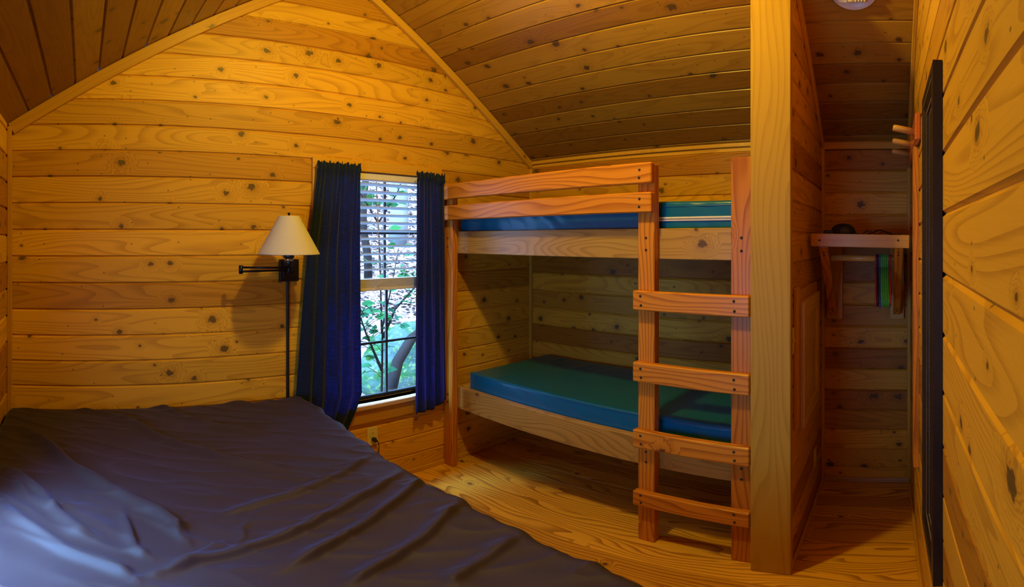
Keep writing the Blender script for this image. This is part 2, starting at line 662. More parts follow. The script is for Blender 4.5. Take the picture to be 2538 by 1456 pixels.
def planks(bm, O, U, V, N, edges, ext, splits=(), cham=0.008, depth=0.008, back=0.09, tint=None, gap=0.0016):
    """tongue-and-groove boards lying along U and stacked along V; ext(v) -> [(u0, u1), ...]; N points into the room"""
    O, U, V, N = Vector(O), Vector(U), Vector(V), Vector(N)
    uvl = bm.loops.layers.uv['UVMap']
    tl = bm.faces.layers.float['tint']

    def quad(p, uv, t):
        vs = [bm.verts.new(O + U * a + V * b + N * c) for a, b, c in p]
        f = bm.faces.new(vs)
        f.normal_update()
        if f.normal.dot(N) < 0:
            f.normal_flip()
        f[tl] = t
        cs = {v: q for v, q in zip(vs, uv)}
        for l in f.loops:
            l[uvl].uv = cs[l.vert]

    for i in range(len(edges) - 1):
        a, b = edges[i], edges[i + 1]
        t = random.random() if tint is None else tint
        ou, ov = random.uniform(0, 80), random.uniform(0, 80)
        rows = [(a, -depth), (a + gap, -depth), (a + cham, 0.0)] + [(s, 0.0) for s in sorted(splits) if a + cham < s < b - cham] + [(b - cham, 0.0), (b - gap, -depth), (b, -depth)]
        for (v0, d0), (v1, d1) in zip(rows, rows[1:]):
            e0, e1, em = ext(v0), ext(v1), ext((v0 + v1) / 2)
            for k in range(len(em)):
                s0 = e0[k] if len(e0) == len(em) else em[k]
                s1 = e1[k] if len(e1) == len(em) else em[k]
                quad(((s0[0], v0, d0), (s0[1], v0, d0), (s1[1], v1, d1), (s1[0], v1, d1)),
                     [(s0[0] + ou, v0 + ov), (s0[1] + ou, v0 + ov), (s1[1] + ou, v1 + ov), (s1[0] + ou, v1 + ov)], t)
        # outer face of the wall behind this board
        cuts = [a] + [s for s in sorted(splits) if a < s < b] + [b]
        for v0, v1 in zip(cuts, cuts[1:]):
            em = ext((v0 + v1) / 2)
            for s in em:
                quad(((s[0], v0, -back), (s[1], v0, -back), (s[1], v1, -back), (s[0], v1, -back)),
                     [(s[0] + ou, v0 + ov), (s[1] + ou, v0 + ov), (s[1] + ou, v1 + ov), (s[0] + ou, v1 + ov)], t)
    return bm


def edges_from(lo, hi, phase, step):
    k = math.floor((lo - phase) / step)
    out = [lo]
    e = phase + step * (k + 1)
    while e < hi - 1e-6:
        if e - out[-1] > 0.01:
            out.append(e)
        e += step
    out.append(hi)
    return out


WIN = (1.29, 2.055, 0.566, 1.952)                  # gable window opening x0 x1 z0 z1
WIN2 = (0.50, 1.42, 0.775, 1.50)                    # unseen bed-wall window, sized and placed to light the sheet: y0 y1 z0 z1


def gable_ext(z):
    xl = max(LW - 0.02, (z - 2.377) / 0.615)
    xr = min(RW + 0.02, (4.208 - z) / 0.678)
    if WIN[2] < z < WIN[3]:
        return [(xl, WIN[0]), (WIN[1], xr)]
    return [(xl, xr)]


bm = planks(new_bm(), (0, D, 0), (1, 0, 0), (0, 0, 1), (0, -1, 0), edges_from(0, 3.24, 2.138, BW), gable_ext, (WIN[2], WIN[3]))
struct('wall_back', bm, CEDAR, label='gable wall of horizontal knotty cedar boards with a window')


def front_ext(z):
    return [(max(LW - 0.02, (z - 2.377) / 0.615), min(RW + 0.02, (4.208 - z) / 0.678))]


bm = planks(new_bm(), (0, YR, 0), (1, 0, 0), (0, 0, 1), (0, 1, 0), edges_from(0, 3.24, 1.621, 0.1475), front_ext)
struct('wall_front', bm, CEDAR, label='knotty board wall that carries the mirror and peg rack')

bm = planks(new_bm(), (RW, 0, 0), (0, 1, 0), (0, 0, 1), (-1, 0, 0), edges_from(0, 2.2, 1.968, BW), lambda z: [(YR - 0.02, D + 0.02)])
struct('wall_right', bm, CEDAR, label='long board wall behind the bunk and the closet shelf')


def left_ext(z):
    if WIN2[2] < z < WIN2[3]:
        return [(YR - 0.02, WIN2[0]), (WIN2[1], D + 0.02)]
    return [(YR - 0.02, D + 0.02)]


bm = planks(new_bm(), (LW, 0, 0), (0, 1, 0), (0, 0, 1), (1, 0, 0), edges_from(0, 2.2, 2.11, BW), left_ext, (WIN2[2], WIN2[3]))
struct('wall_left', bm, CEDAR, label='board wall beside the bed')

# partition between bunk and closet, capped by a wide board
PY0_, PY1_ = 0.398, 0.535
bm = planks(new_bm(), (0, PY0_, 0), (1, 0, 0), (0, 0, 1), (0, -1, 0), edges_from(0, 2.86, 1.588, BW), lambda z: [(2.02, min(RW, (4.208 - z) / 0.678))], back=0.05)
planks(bm, (0, PY1_, 0), (1, 0, 0), (0, 0, 1), (0, 1, 0), edges_from(0, 2.86, 1.60, BW), lambda z: [(2.02, min(RW, (4.208 - z) / 0.678))], back=0.05)
struct('wall_partition', bm, CEDAR, label='short partition of cedar boards between bunk and closet')

# ceiling: two slopes of boards running along the ridge
bm = new_bm()
s1 = math.hypot(1, 0.678)
Vr = Vector((-1 / s1, 0, 0.678 / s1))
o = Vector((RW + 0.25, 0, 4.208 - 0.678 * (RW + 0.25)))
Lr = (RW + 0.25 - 1.416) * s1
ph = (RW + 0.25 - 2.891) * s1
planks(bm, o, (0, 1, 0), Vr, Vector((-0.678, 0, -1)).normalized(), edges_from(0, Lr, ph, BW), lambda v: [(YR - 0.2, D + 0.2)], cham=0.007)
s2 = math.hypot(1, 0.615)
Vl = Vector((1 / s2, 0, 0.615 / s2))
o = Vector((LW - 0.25, 0, 2.377 + 0.615 * (LW - 0.25)))
Ll = (1.416 - LW + 0.25) * s2
planks(bm, o, (0, 1, 0), Vl, Vector((0.615, 0, -1)).normalized(), edges_from(0, Ll, (0.077 - LW + 0.25) * s2, 0.1362), lambda v: [(YR - 0.2, D + 0.2)], cham=0.007)
add_box(bm, (1.22, YR - 0.2, 3.262), (1.62, D + 0.2, 3.42), 1)
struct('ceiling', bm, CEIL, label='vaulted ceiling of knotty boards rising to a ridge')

# floor
bm = planks(new_bm(), (0, 0, 0), (0, 1, 0), (1, 0, 0), (0, 0, 1), edges_from(LW - 0.02, RW + 0.02, 0.0, 0.135), lambda v: [(YR - 0.02, D + 0.02)], cham=0.0012, depth=0.0012, gap=0.0004)
struct('floor', bm, FLOORM, label='varnished pine floor boards with strong grain')


# trims ---------------------------------------------------------------
def rake(xa, xb, y0, y1, wid, name, lab):
    """flat trim board under the roof slope"""
    bm = new_bm()
    pa, pb = Vector((xa, 0, roof(xa))), Vector((xb, 0, roof(xb)))
    d = pb - pa
    ang = math.atan2(d.z, d.x)
    add_box(bm, (0, 0, -wid), (d.length, y1 - y0, 0), 0, 0.003, mat=Matrix.Translation((xa, y0, pa.z)) @ Matrix.Rotation(-ang, 4, 'Y'))
    return struct(name, bm, TRIM, label=lab)


rake(LW, 1.42, D - 0.022, D, 0.062, 'trim_1', 'pale sloping trim board along the gable, bed side')
rake(1.412, RW, D - 0.03, D, 0.05, 'trim_2', 'brown sloping trim board along the gable, bunk side')
struct('trim_3', add_box(new_bm(), (LW, D - 0.035, 0), (LW + 0.022, D, 2.13), 2, 0.002), TRIM, label='upright corner trim beside the bed')
struct('trim_4', add_box(new_bm(), (RW - 0.022, D - 0.022, 0), (RW, D, 2.13), 2, 0.002), TRIM, label='upright corner trim at the bunk end')
struct('trim_5', add_box(new_bm(), (RW - 0.018, PY1_, 2.135), (RW, D, 2.18), 1, 0.003), TRIM, label='trim under the ceiling along the bunk wall')
struct('trim_6', add_box(new_bm(), (RW - 0.018, YR, 2.098), (RW, PY0_, 2.14), 1, 0.003), TRIM, label='trim under the ceiling over the closet')
struct('trim_7', add_box(new_bm(), (1.985, 0.383, 0), (2.02, 0.548, roof(1.985) - 0.005), 2, 0.003, tint=0.3), wood('post_wood', (0.48, 0.262, 0.020), (0.32, 0.15, 0.011), (0.16, 0.08, 0.02), ring=0.45, knots=0.03, lin=26, bands=9, tintamt=0.2, stretch=0.75, rough=0.55, spec=0.2),
       label='wide upright board that caps the partition like a post')
struct('trim_8', add_box(new_bm(), (2.02, 0.386, 0), (2.04, 0.398, 2.82), 2, 0.001, tint=0.8), TRIM, label='thin strip behind the partition cap')
struct('trim_9', add_box(new_bm(), (RW - 0.02, PY0_ - 0.02, 0), (RW, PY0_, 2.1), 2, 0.002), TRIM, label='upright trim in the inner closet corner')
struct('trim_10', add_box(new_bm(), (RW - 0.02, YR, 0), (RW, YR + 0.02, 2.1), 2, 0.002), TRIM, label='upright trim in the closet corner by the mirror wall')
rake(2.02, RW, PY0_ - 0.018, PY0_, 0.045, 'trim_11', 'sloping trim over the closet side of the partition')
rake(1.42, RW, YR, YR + 0.02, 0.04, 'trim_12', 'sloping trim along the mirror wall')
struct('trim_13', add_box(new_bm(), (2.19, YR, 0.51), (2.285, YR + 0.024, 1.962), 2, 0.0015), FIR, label='upright casing board under the peg rack')
struct('baseboard_back', add_box(new_bm(), (LW, D - 0.016, 0), (RW, D, 0.032), 0, 0.004), TRIM)
struct('baseboard_right', add_box(new_bm(), (RW - 0.016, YR, 0), (RW, D, 0.032), 1, 0.004), PINE)
struct('baseboard_front', add_box(new_bm(), (LW, YR, 0), (RW, YR + 0.014, 0.03), 0, 0.004), TRIM)
struct('baseboard_left', add_box(new_bm(), (LW, YR, 0), (LW + 0.016, D, 0.032), 1, 0.004), TRIM)
struct('baseboard_partition', add_box(new_bm(), (2.03, PY0_ - 0.014, 0), (RW, PY0_, 0.03), 0, 0.004), TRIM)


# ---------------------------------------------------------------- window in the gable wall
def window(name, label, at, w, z0, z1, rot, muntx, full):
    """local x across, y outwards; opening w wide from z0 to z1"""
    root = bpy.data.objects.new(name, None)
    C.objects.link(root)
    root.location = at
    root.rotation_euler = (0, 0, rot)
    root['kind'] = 'structure'
    root['label'] = label
    # jambs
    bm = new_bm()
    add_box(bm, (-0.012, 0.0, z0), (0.0, 0.10, z1), 2)
    add_box(bm, (w, 0.0, z0), (w + 0.012, 0.10, z1), 2)
    add_box(bm, (-0.012, 0.0, z1), (w + 0.012, 0.10, z1 + 0.012), 0)
    add_box(bm, (-0.012, 0.0, z0 - 0.012), (w + 0.012, 0.10, z0), 0)
    struct('jamb', bm, TRIM, root)
    # casing
    cw = 0.075
    bm = new_bm()
    add_box(bm, (-cw, -0.02, z1), (w + cw, 0.0, z1 + 0.064), 0, 0.003)
    add_box(bm, (-cw, -0.02, z0 - 0.02), (0.0, 0.0, z1), 2, 0.003)
    add_box(bm, (w, -0.02, z0 - 0.02), (w + cw, 0.0, z1), 2, 0.003)
    struct('casing', bm, TRIM, root)
    struct('sill', add_box(new_bm(), (-0.02, -0.045, z0 - 0.03), (w + 0.02, 0.06, z0), 0, 0.004, tint=0.1), PINE, root)
    struct('apron', add_box(new_bm(), (-cw, -0.02, z0 - 0.125), (w + cw, 0.0, z0 - 0.03), 0, 0.003), TRIM, root)
    # frame and sashes
    fr = 0.012
    bm = new_bm()
    add_box(bm, (0, 0.055, z0), (fr, 0.10, z1), 2)
    add_box(bm, (w - fr, 0.055, z0), (w, 0.10, z1), 2)
    add_box(bm, (fr, 0.055, z1 - fr), (w - fr, 0.10, z1), 0)
    add_box(bm, (fr, 0.062, z0), (w - fr, 0.10, z0 + 0.006), 0)
    struct('frame', bm, SASHM, root)
    zm = 1.262 if full else (z0 + z1) / 2
    for nm, a, b, yy, mz in (('lower_sash', z0 + 0.0062, zm + 0.012, 0.058, None), ('upper_sash', zm - 0.012, z1 - fr, 0.078, None)):
        bm = new_bm()
        st = 0.020
        add_box(bm, (fr, yy, a), (fr + st, yy + 0.018, b), 2, 0.002)
        add_box(bm, (w - fr - st, yy, a), (w - fr, yy + 0.018, b), 2, 0.002)
        add_box(bm, (fr + st, yy, a), (w - fr - st, yy + 0.018, a + st), 0, 0.002)
        add_box(bm, (fr + st, yy, b - st), (w - fr - st, yy + 0.018, b), 0, 0.002)
        for mx in muntx:
            add_box(bm, (mx - 0.007, yy + 0.002, a + st), (mx + 0.007, yy + 0.016, b - st), 2)
        mid = (a + b) / 2
        add_box(bm, (fr + st, yy + 0.003, mid - 0.007), (w - fr - st, yy + 0.015, mid + 0.007), 0)
        s = struct(nm, bm, SASHM, root)
        struct('glass', add_box(new_bm(), (fr + st, yy + 0.0075, a + st), (w - fr - st, yy + 0.0105, b - st), 0), GLASS, s)
    return root


window('window_1', 'double-hung window with dark sashes between the navy curtains', (WIN[0], D, 0), WIN[1] - WIN[0], WIN[2], WIN[3], 0, (0.225, 0.465), True)
window('unseen_window', 'unseen side window added beside the bed for blue daylight', (LW, WIN2[0], 0), WIN2[1] - WIN2[0], WIN2[2], WIN2[3], R(90), (0.46,), False)

# ---------------------------------------------------------------- blind
t = thing('window_blind', 'white slatted blind half raised in the window between the navy curtains', 'blind', (WIN[0] + 0.01, D + 0.025, 0))
bw_ = WIN[1] - WIN[0] - 0.02
obj('head_rail', add_box(new_bm(), (0, -0.03, 1.905), (bw_, 0.025, 1.95), 0, 0.006), WHITEP, t)
bm = new_bm()
zs = [1.885 - 0.0462 * i for i in range(12)]
for z in zs:
    add_box(bm, (0.004, -0.024, -0.0014), (bw_ - 0.004, 0.024, 0.0014), 0, 0, mat=xf((0, 0, z), rx=R(-15)))
obj('slats', bm, SLATM, t)
bm = new_bm()
for i in range(9):
    add_box(bm, (0.004, -0.024 + 0.001 * (i % 3), 1.272 + i * 0.0058), (bw_ - 0.004, 0.024, 1.2756 + i * 0.0058), 0)
obj('stacked_slats', bm, WHITEP, t)
obj('bottom_rail', add_box(new_bm(), (0.002, -0.026, 1.252), (bw_ - 0.002, 0.026, 1.270), 0, 0.003), WHITEP, t)
bm = new_bm()
for x in (0.20, 0.345, 0.62):
    for yy in (-0.026, 0.026):
        add_tube(bm, [(x, yy, 1.905), (x, yy, 1.27)], 0.0009, 5)
obj('ladder_cords', bm, WHITEP, t)
bm = new_bm()
pts = []
for i in range(60):
    a = i / 59
    pts.append((0.345 + 0.05 * math.sin(a * 22) * a, -0.036 - 0.006 * math.cos(a * 17), 1.42 - 0.19 * a + 0.02 * math.sin(a * 30)))
add_tube(bm, [(0.345, -0.034, 1.9)] + pts, 0.0011, 5)
obj('pull_cord', bm, WHITEP, t)


# ---------------------------------------------------------------- curtains
def curtain(name, label, rows, folds, amp, y, hem, seed, ncol=150, nrow=90, loose=None):
    """rows: list of (z, x_left, x_right), top to bottom; folds per width; hem(s) shifts the bottom edge"""
    rnd = random.Random(seed)
    ph = [rnd.uniform(0, 6.28) for _ in range(8)]
    bm = new_bm()
    uvl = bm.loops.layers.uv['UVMap']
    zt, zb = rows[0][0], rows[-1][0]
    zz = [r[0] for r in rows][::-1]
    xl = [r[1] for r in rows][::-1]
    xr = [r[2] for r in rows][::-1]
    grid = []
    for j in range(nrow + 1):
        tj = j / nrow
        row = []
        for i in range(ncol + 1):
            s = i / ncol
            z = zt + (zb + hem(s) * 1.0 - zt) * tj
            zc = max(min(z, zt), zb)
            a, b = np.interp(zc, zz, xl), np.interp(zc, zz, xr)
            ss = s + 0.018 * math.sin(2 * math.pi * (2.3 * s + 0.7 * tj) + ph[0])
            x = a + (b - a) * min(1, max(0, ss if 0 < s < 1 else s))
            drop = zt - z
            fine = math.sin(2 * math.pi * folds * 2.1 * s + ph[1]) * math.exp(-drop * 3.0)
            big = math.sin(2 * math.pi * folds * (s + 0.05 * math.sin(3 * s + tj * 2)) + ph[2]) * (1 - math.exp(-drop * 2.0))
            med = 0.4 * math.sin(2 * math.pi * folds * 1.7 * s + ph[3] + tj * 1.3)
            yy = y - amp * (0.45 * fine + big * 0.9 + med * 0.6)
            if drop < 0.05:                                   # ruffle above and in the rod pocket
                yy += 0.006 * math.sin(s * 210 + ph[4] + 9 * drop * 20) * (1.0 if drop < 0.02 else 0.4)
                if drop < 0.004:
                    z += 0.005 * math.sin(s * 90 + ph[5]) + 0.004 * math.sin(s * 47 + ph[6])
                if 0.02 < drop < 0.05:
                    yy -= 0.010
            if loose:
                dx, dy = loose(s, z)
                x += dx
                yy += dy
            row.append(bm.verts.new((x, yy, z)))
        grid.append(row)
    wtop = 0.75
    for j in range(nrow):
        for i in range(ncol):
            f = bm.faces.new((grid[j][i], grid[j + 1][i], grid[j + 1][i + 1], grid[j][i + 1]))
            f.smooth = True
            for l, (jj, ii) in zip(f.loops, ((j, i), (j + 1, i), (j + 1, i + 1), (j, i + 1))):
                l[uvl].uv = (ii / ncol * wtop, jj / nrow * (zt - zb))
    o = obj(name, bm, CURT)
    md = o.modifiers.new('thick', 'SOLIDIFY')
    md.thickness = 0.0012
    return o


c = curtain('curtain', 'wide navy blue curtain left of the window, hem tucked behind the bed', [(1.985, 1.225, 1.497), (1.90, 1.222, 1.492), (1.5, 1.165, 1.488), (1.0, 1.125, 1.492), (0.66, 1.10, 1.498), (0.56, 1.10, 1.462), (0.43, 1.10, 1.40)], 5, 0.012, 2.492,
            lambda s: 0.02 * math.sin(s * 5), 3)
tag(c, 'wide navy blue curtain between wall lamp and window, hem tucked behind the bed', 'curtain', 'navy window curtains')
c = curtain('curtain', 'narrow', [(1.968, 1.874, 2.108), (1.9, 1.876, 2.096), (1.2, 1.866, 2.100), (0.75, 1.862, 2.106), (0.46, 1.862, 2.112)], 4, 0.011, 2.466,
            lambda s: 0.045 * max(0.0, s - 0.55) / 0.45, 9)
tag(c, 'narrow navy blue curtain between window and bunk bed', 'curtain', 'navy window curtains')

# ---------------------------------------------------------------- bunk bed
bunk = thing('bunk_bed', 'orange wooden bunk bed with guard rails and a ladder', 'bunk bed', (2.05, 0.6, 0), R(-3.1))


def bolt(parent, x, y, z):
    bm = add_lathe(new_bm(), [(0.0, 0.0045), (0.003, 0.0042), (0.0058, 0.002), (0.0064, -0.001)], 12, xf((x, y, z), ry=R(-90)))
    obj('bolt', bm, BOLTM, parent)


for nm, y0, y1, zt in (('post', 1.858, 1.945, 1.90), ('ladder_stile', 0.420, 0.506, 1.902), ('ladder_stile', -0.042, 0.052, 1.905)):
    s = box_obj(nm, (0, y0, 0), (0.048, y1, zt), FIR, bunk, 2, 0.004)
    ym = (y0 + y1) / 2
    for z in (1.565, 1.510, 0.53, 0.475):
        bolt(s, 0.0, ym, z)
for z0, z1 in ((1.811, 1.906), (1.679, 1.771)):
    s = box_obj('guard_rail', (-0.038, 0.416, z0), (-0.0005, 1.935, z1), FIR, bunk, 1, 0.005)
    for yb in (0.475, 1.90):
        bolt(s, -0.038, yb, z0 + 0.062)
        bolt(s, -0.038, yb + 0.002, z0 + 0.026)
for z0, z1 in ((1.236, 1.325), (0.898, 0.991), (0.562, 0.654), (0.234, 0.318)):
    s = box_obj('ladder_rung', (-0.038, -0.042, z0), (-0.0005, 0.512, z1), FIR, bunk, 1, 0.005)
    for yb in (0.47, 0.025):
        bolt(s, -0.038, yb, z0 + 0.066)
        bolt(s, -0.038, yb - 0.003, z0 + 0.024)
for z0, z1, zd in ((1.467, 1.608, 1.588), (0.430, 0.583, 0.560)):
    box_obj('bed_rail', (0.0485, -0.042, z0), (0.088, 1.94, z1), FASC, bunk, 1, 0.003)
    box_obj('bunk_deck', (0.0885, -0.04, zd - 0.02), (0.865, 1.93, zd), PINE, bunk, 1, 0.0)
    box_obj('rear_rail', (0.835, -0.04, z0), (0.865, 1.93, zd - 0.0205), FASC, bunk, 1, 0.002)


def mattress_mesh(lx, ly, h, seed, crumple=0.004, sag=0.0):
    """rounded box pad with soft creases, origin at the lower near front corner"""
    bm = new_bm()
    rnd = random.Random(seed)
    nx, ny = 46, 96
    r = 0.018
    prof = []                                              # closed loop across the width
    for k in range(9):
        a = math.pi / 2 * k / 8
        prof.append((r - r * math.sin(math.pi / 2 - a) + 0, None))
    pts = []

    def arc(cx, cz, a0, a1, n=6):
        return [(cx + r * math.cos(a0 + (a1 - a0) * i / n), cz + r * math.sin(a0 + (a1 - a0) * i / n)) for i in range(n + 1)]
    loop = []
    loop += [(r + (lx - 2 * r) * i / 40, h) for i in range(41)]
    loop += arc(lx - r, h - r, math.pi / 2, 0)[1:]
    loop += [(lx, h - r - (h - 2 * r) * i / 8) for i in range(1, 9)]
    loop += arc(lx - r, r, 0, -math.pi / 2)[1:]
    loop += [(lx - r - (lx - 2 * r) * i / 6, 0) for i in range(1, 7)]
    loop += arc(r, r, -math.pi / 2, -math.pi)[1:]
    loop += [(0, r + (h - 2 * r) * i / 8) for i in range(1, 9)]
    loop += arc(r, h - r, math.pi, math.pi / 2)[1:-1]
    cr = [(rnd.uniform(0.05, lx - 0.05), rnd.uniform(0.1, ly - 0.1), rnd.uniform(-0.6, 0.6), rnd.uniform(0.06, 0.16), rnd.uniform(0.004, 0.007)) for _ in range(14)]
    rings = []
    ys = [0.0, 0.004, 0.010, r] + [r + (ly - 2 * r) * i / ny for i in range(1, ny)] + [ly - r, ly - 0.010, ly - 0.004, ly]
    for y in ys:
        e = min(y, ly - y)
        ins = 0.0 if e >= r else r - math.sqrt(max(0, r * r - (r - e) ** 2))
        ring = []
        for (x, z) in loop:
            fx = (x - lx / 2) / (lx / 2)
            fz = (z - h / 2) / (h / 2)
            xx = lx / 2 + fx * (lx / 2 - ins)
            zz = h / 2 + fz * (h / 2 - ins)
            dz = 0.0
            if fz > 0.5:
                for (cx, cy, ang, ln, wd) in cr:
                    u = (x - cx) * math.cos(ang) + (y - cy) * math.sin(ang)
                    v = -(x - cx) * math.sin(ang) + (y - cy) * math.cos(ang)
                    dz += crumple * math.exp(-(u / ln) ** 2) * math.exp(-(v / (wd * 2.5)) ** 2)
                dz += 0.004 * mnoise.noise(Vector((x * 4, y * 3, seed)))
            dx = 0.0
            if abs(fx) > 0.97:
                dx = crumple * 0.7 * mnoise.noise(Vector((z * 6 + y * 7, y * 16 - z * 22, seed + 5))) * (1 if fx < 0 else -1)
            ring.append(bm.verts.new((xx + dx, y, zz + dz)))
        rings.append(ring)
    n = len(loop)
    for a, b in zip(rings, rings[1:]):
        for k in range(n):
            f = bm.faces.new((a[k], b[k], b[(k + 1) % n], a[(k + 1) % n]))
            f.smooth = True
    bm.faces.new(list(reversed(rings[0])))
    bm.faces.new(rings[-1])
    bmesh.ops.recalc_face_normals(bm, faces=bm.faces)
    return bm


Mb = xf((2.05, 0.6, 0), rz=R(-3.1))


def bunk_pos(x, y, z):
    return tuple(Mb @ Vector((x, y, z)))


def piping(lx, ly, z, parent):
    bm = new_bm()
    r = 0.02
    pts = []
    for cx, cy, a0 in ((r, r, 180), (lx - r, r, 270), (lx - r, ly - r, 0), (r, ly - r, 90)):
        for k in range(6):
            a = R(a0 + 90 * k / 5)
            pts.append((cx + (r + 0.0008) * math.cos(a), cy + (r + 0.0008) * math.sin(a), z))
    add_tube(bm, pts, 0.0028, 6, closed=True)
    return obj('piping', bm, VINYL, parent)


m1 = thing('mattress', 'teal vinyl mattress on the lower bunk', 'mattress', bunk_pos(0.094, 0.0, 0.5605), R(-3.1), 'vinyl bunk mattresses')
obj('cover', mattress_mesh(0.765, 1.80, 0.128, 2), VINYL, m1)
piping(0.765, 1.80, 0.118, m1)
m2 = thing('mattress', 'teal vinyl mattress with a pale zipper on the upper bunk', 'mattress', bunk_pos(0.094, 0.0, 1.5885), R(-3.1), 'vinyl bunk mattresses')
obj('cover', mattress_mesh(0.765, 1.895, 0.146, 6, 0.006), VINYL, m2)
piping(0.765, 1.895, 0.122, m2)
bm = new_bm()
add_box(bm, (-0.0055, -0.004, 0.054), (0.004, 0.47, 0.073), 1, 0.001)
z = obj('zipper', bm, ZIPM, m2)
z['label'] = 'cream zipper tape'
bm = new_bm()
for i in range(155):
    add_box(bm, (-0.0075, 0.0 + i * 0.003, 0.0608), (-0.0053, 0.0016 + i * 0.003, 0.0662), 1)
obj('zipper_teeth', bm, BEADM, z)

# ---------------------------------------------------------------- double bed with the brown sheet
BZ = 0.715
bed = thing('bed', 'low double bed with a rumpled dark brown fitted sheet', 'bed', (0, 0, 0))
edge_y = [0.30, 0.455, 0.678, 0.885, 1.14, 1.47, 1.80, 2.25, 2.475]
edge_x = [0.935, 0.955, 1.000, 1.022, 1.040, 1.055, 1.087, 1.125, 1.128]


def ridge(px):
    """photo polylines turned into places on the bed top"""
    out = []
    for x, y in px:
        a, l = (x - PX0) / F, (PY0 - y) / F
        d = (BZ - EYE) / math.tan(l)
        out.append((d * math.sin(a), d * math.cos(a)))
    return out


RIDGES = [  # polyline, height, width
    (ridge([(143, 1004), (260, 1026), (325, 1047), (390, 1082), (477, 1112), (563, 1143), (650, 1160), (780, 1186)]), 0.012, 0.030),
    (ridge([(0, 1056), (65, 1069), (130, 1112), (182, 1156), (238, 1190), (303, 1229), (390, 1273), (438, 1303), (468, 1342)]), 0.018, 0.030),
    (ridge([(0, 1147), (65, 1190), (108, 1229), (143, 1273), (195, 1316), (243, 1333)]), 0.014, 0.026),
    (ridge([(0, 1242), (56, 1299), (108, 1329), (173, 1368), (260, 1394), (303, 1411), (338, 1437)]), 0.014, 0.024),
    (ridge([(282, 995), (390, 1004), (455, 1034), (563, 1065), (715, 1086)]), 0.010, 0.030),
    (ridge([(511, 991), (607, 1000), (737, 1021)]), 0.008, 0.030),
    (ridge([(932, 1121), (845, 1182), (737, 1229), (628, 1260), (542, 1281)]), 0.010, 0.026),
    (ridge([(1010, 1160), (932, 1221), (823, 1281), (715, 1333), (607, 1368), (477, 1398), (390, 1424)]), 0.014, 0.026),
    (ridge([(1053, 1182), (1018, 1221), (932, 1290), (823, 1355), (693, 1420)]), 0.014, 0.024),
    (ridge([(1150, 1240), (1060, 1330), (950, 1400), (850, 1456)]), 0.013, 0.026),
    (ridge([(1290, 1325), (1180, 1400), (1100, 1456)]), 0.010, 0.030),
    (ridge([(304, 1267), (320, 1310), (335, 1360), (378, 1383)]), 0.009, 0.018),
    (ridge([(470, 1290), (440, 1310), (445, 1330), (470, 1345)]), 0.005, 0.014),
    (ridge([(620, 1295), (600, 1312), (605, 1335), (590, 1350)]), 0.005, 0.014),
    (ridge([(30, 1180), (75, 1236), (120, 1262), (200, 1250)]), 0.008, 0.022),
    (ridge([(340, 1437), (420, 1415), (500, 1370), (560, 1340)]), 0.008, 0.020),
]


def seg_dist(X, Y, poly):
    best = np.full(X.shape, 9.0)
    side = np.zeros(X.shape)
    tpar = np.zeros(X.shape)
    n = len(poly) - 1
    for i in range(n):
        ax, ay = poly[i]
        bx, by = poly[i + 1]
        dx, dy = bx - ax, by - ay
        L2 = dx * dx + dy * dy
        t = np.clip(((X - ax) * dx + (Y - ay) * dy) / L2, 0, 1)
        ex, ey = X - ax - t * dx, Y - ay - t * dy
        d = np.hypot(ex, ey)
        m = d < best
        best = np.where(m, d, best)
        sd = np.sign(dx * (Y - ay) - dy * (X - ax))
        side = np.where(m, sd, side)
        tpar = np.where(m, (i + t) / n, tpar)
    return best, side, tpar


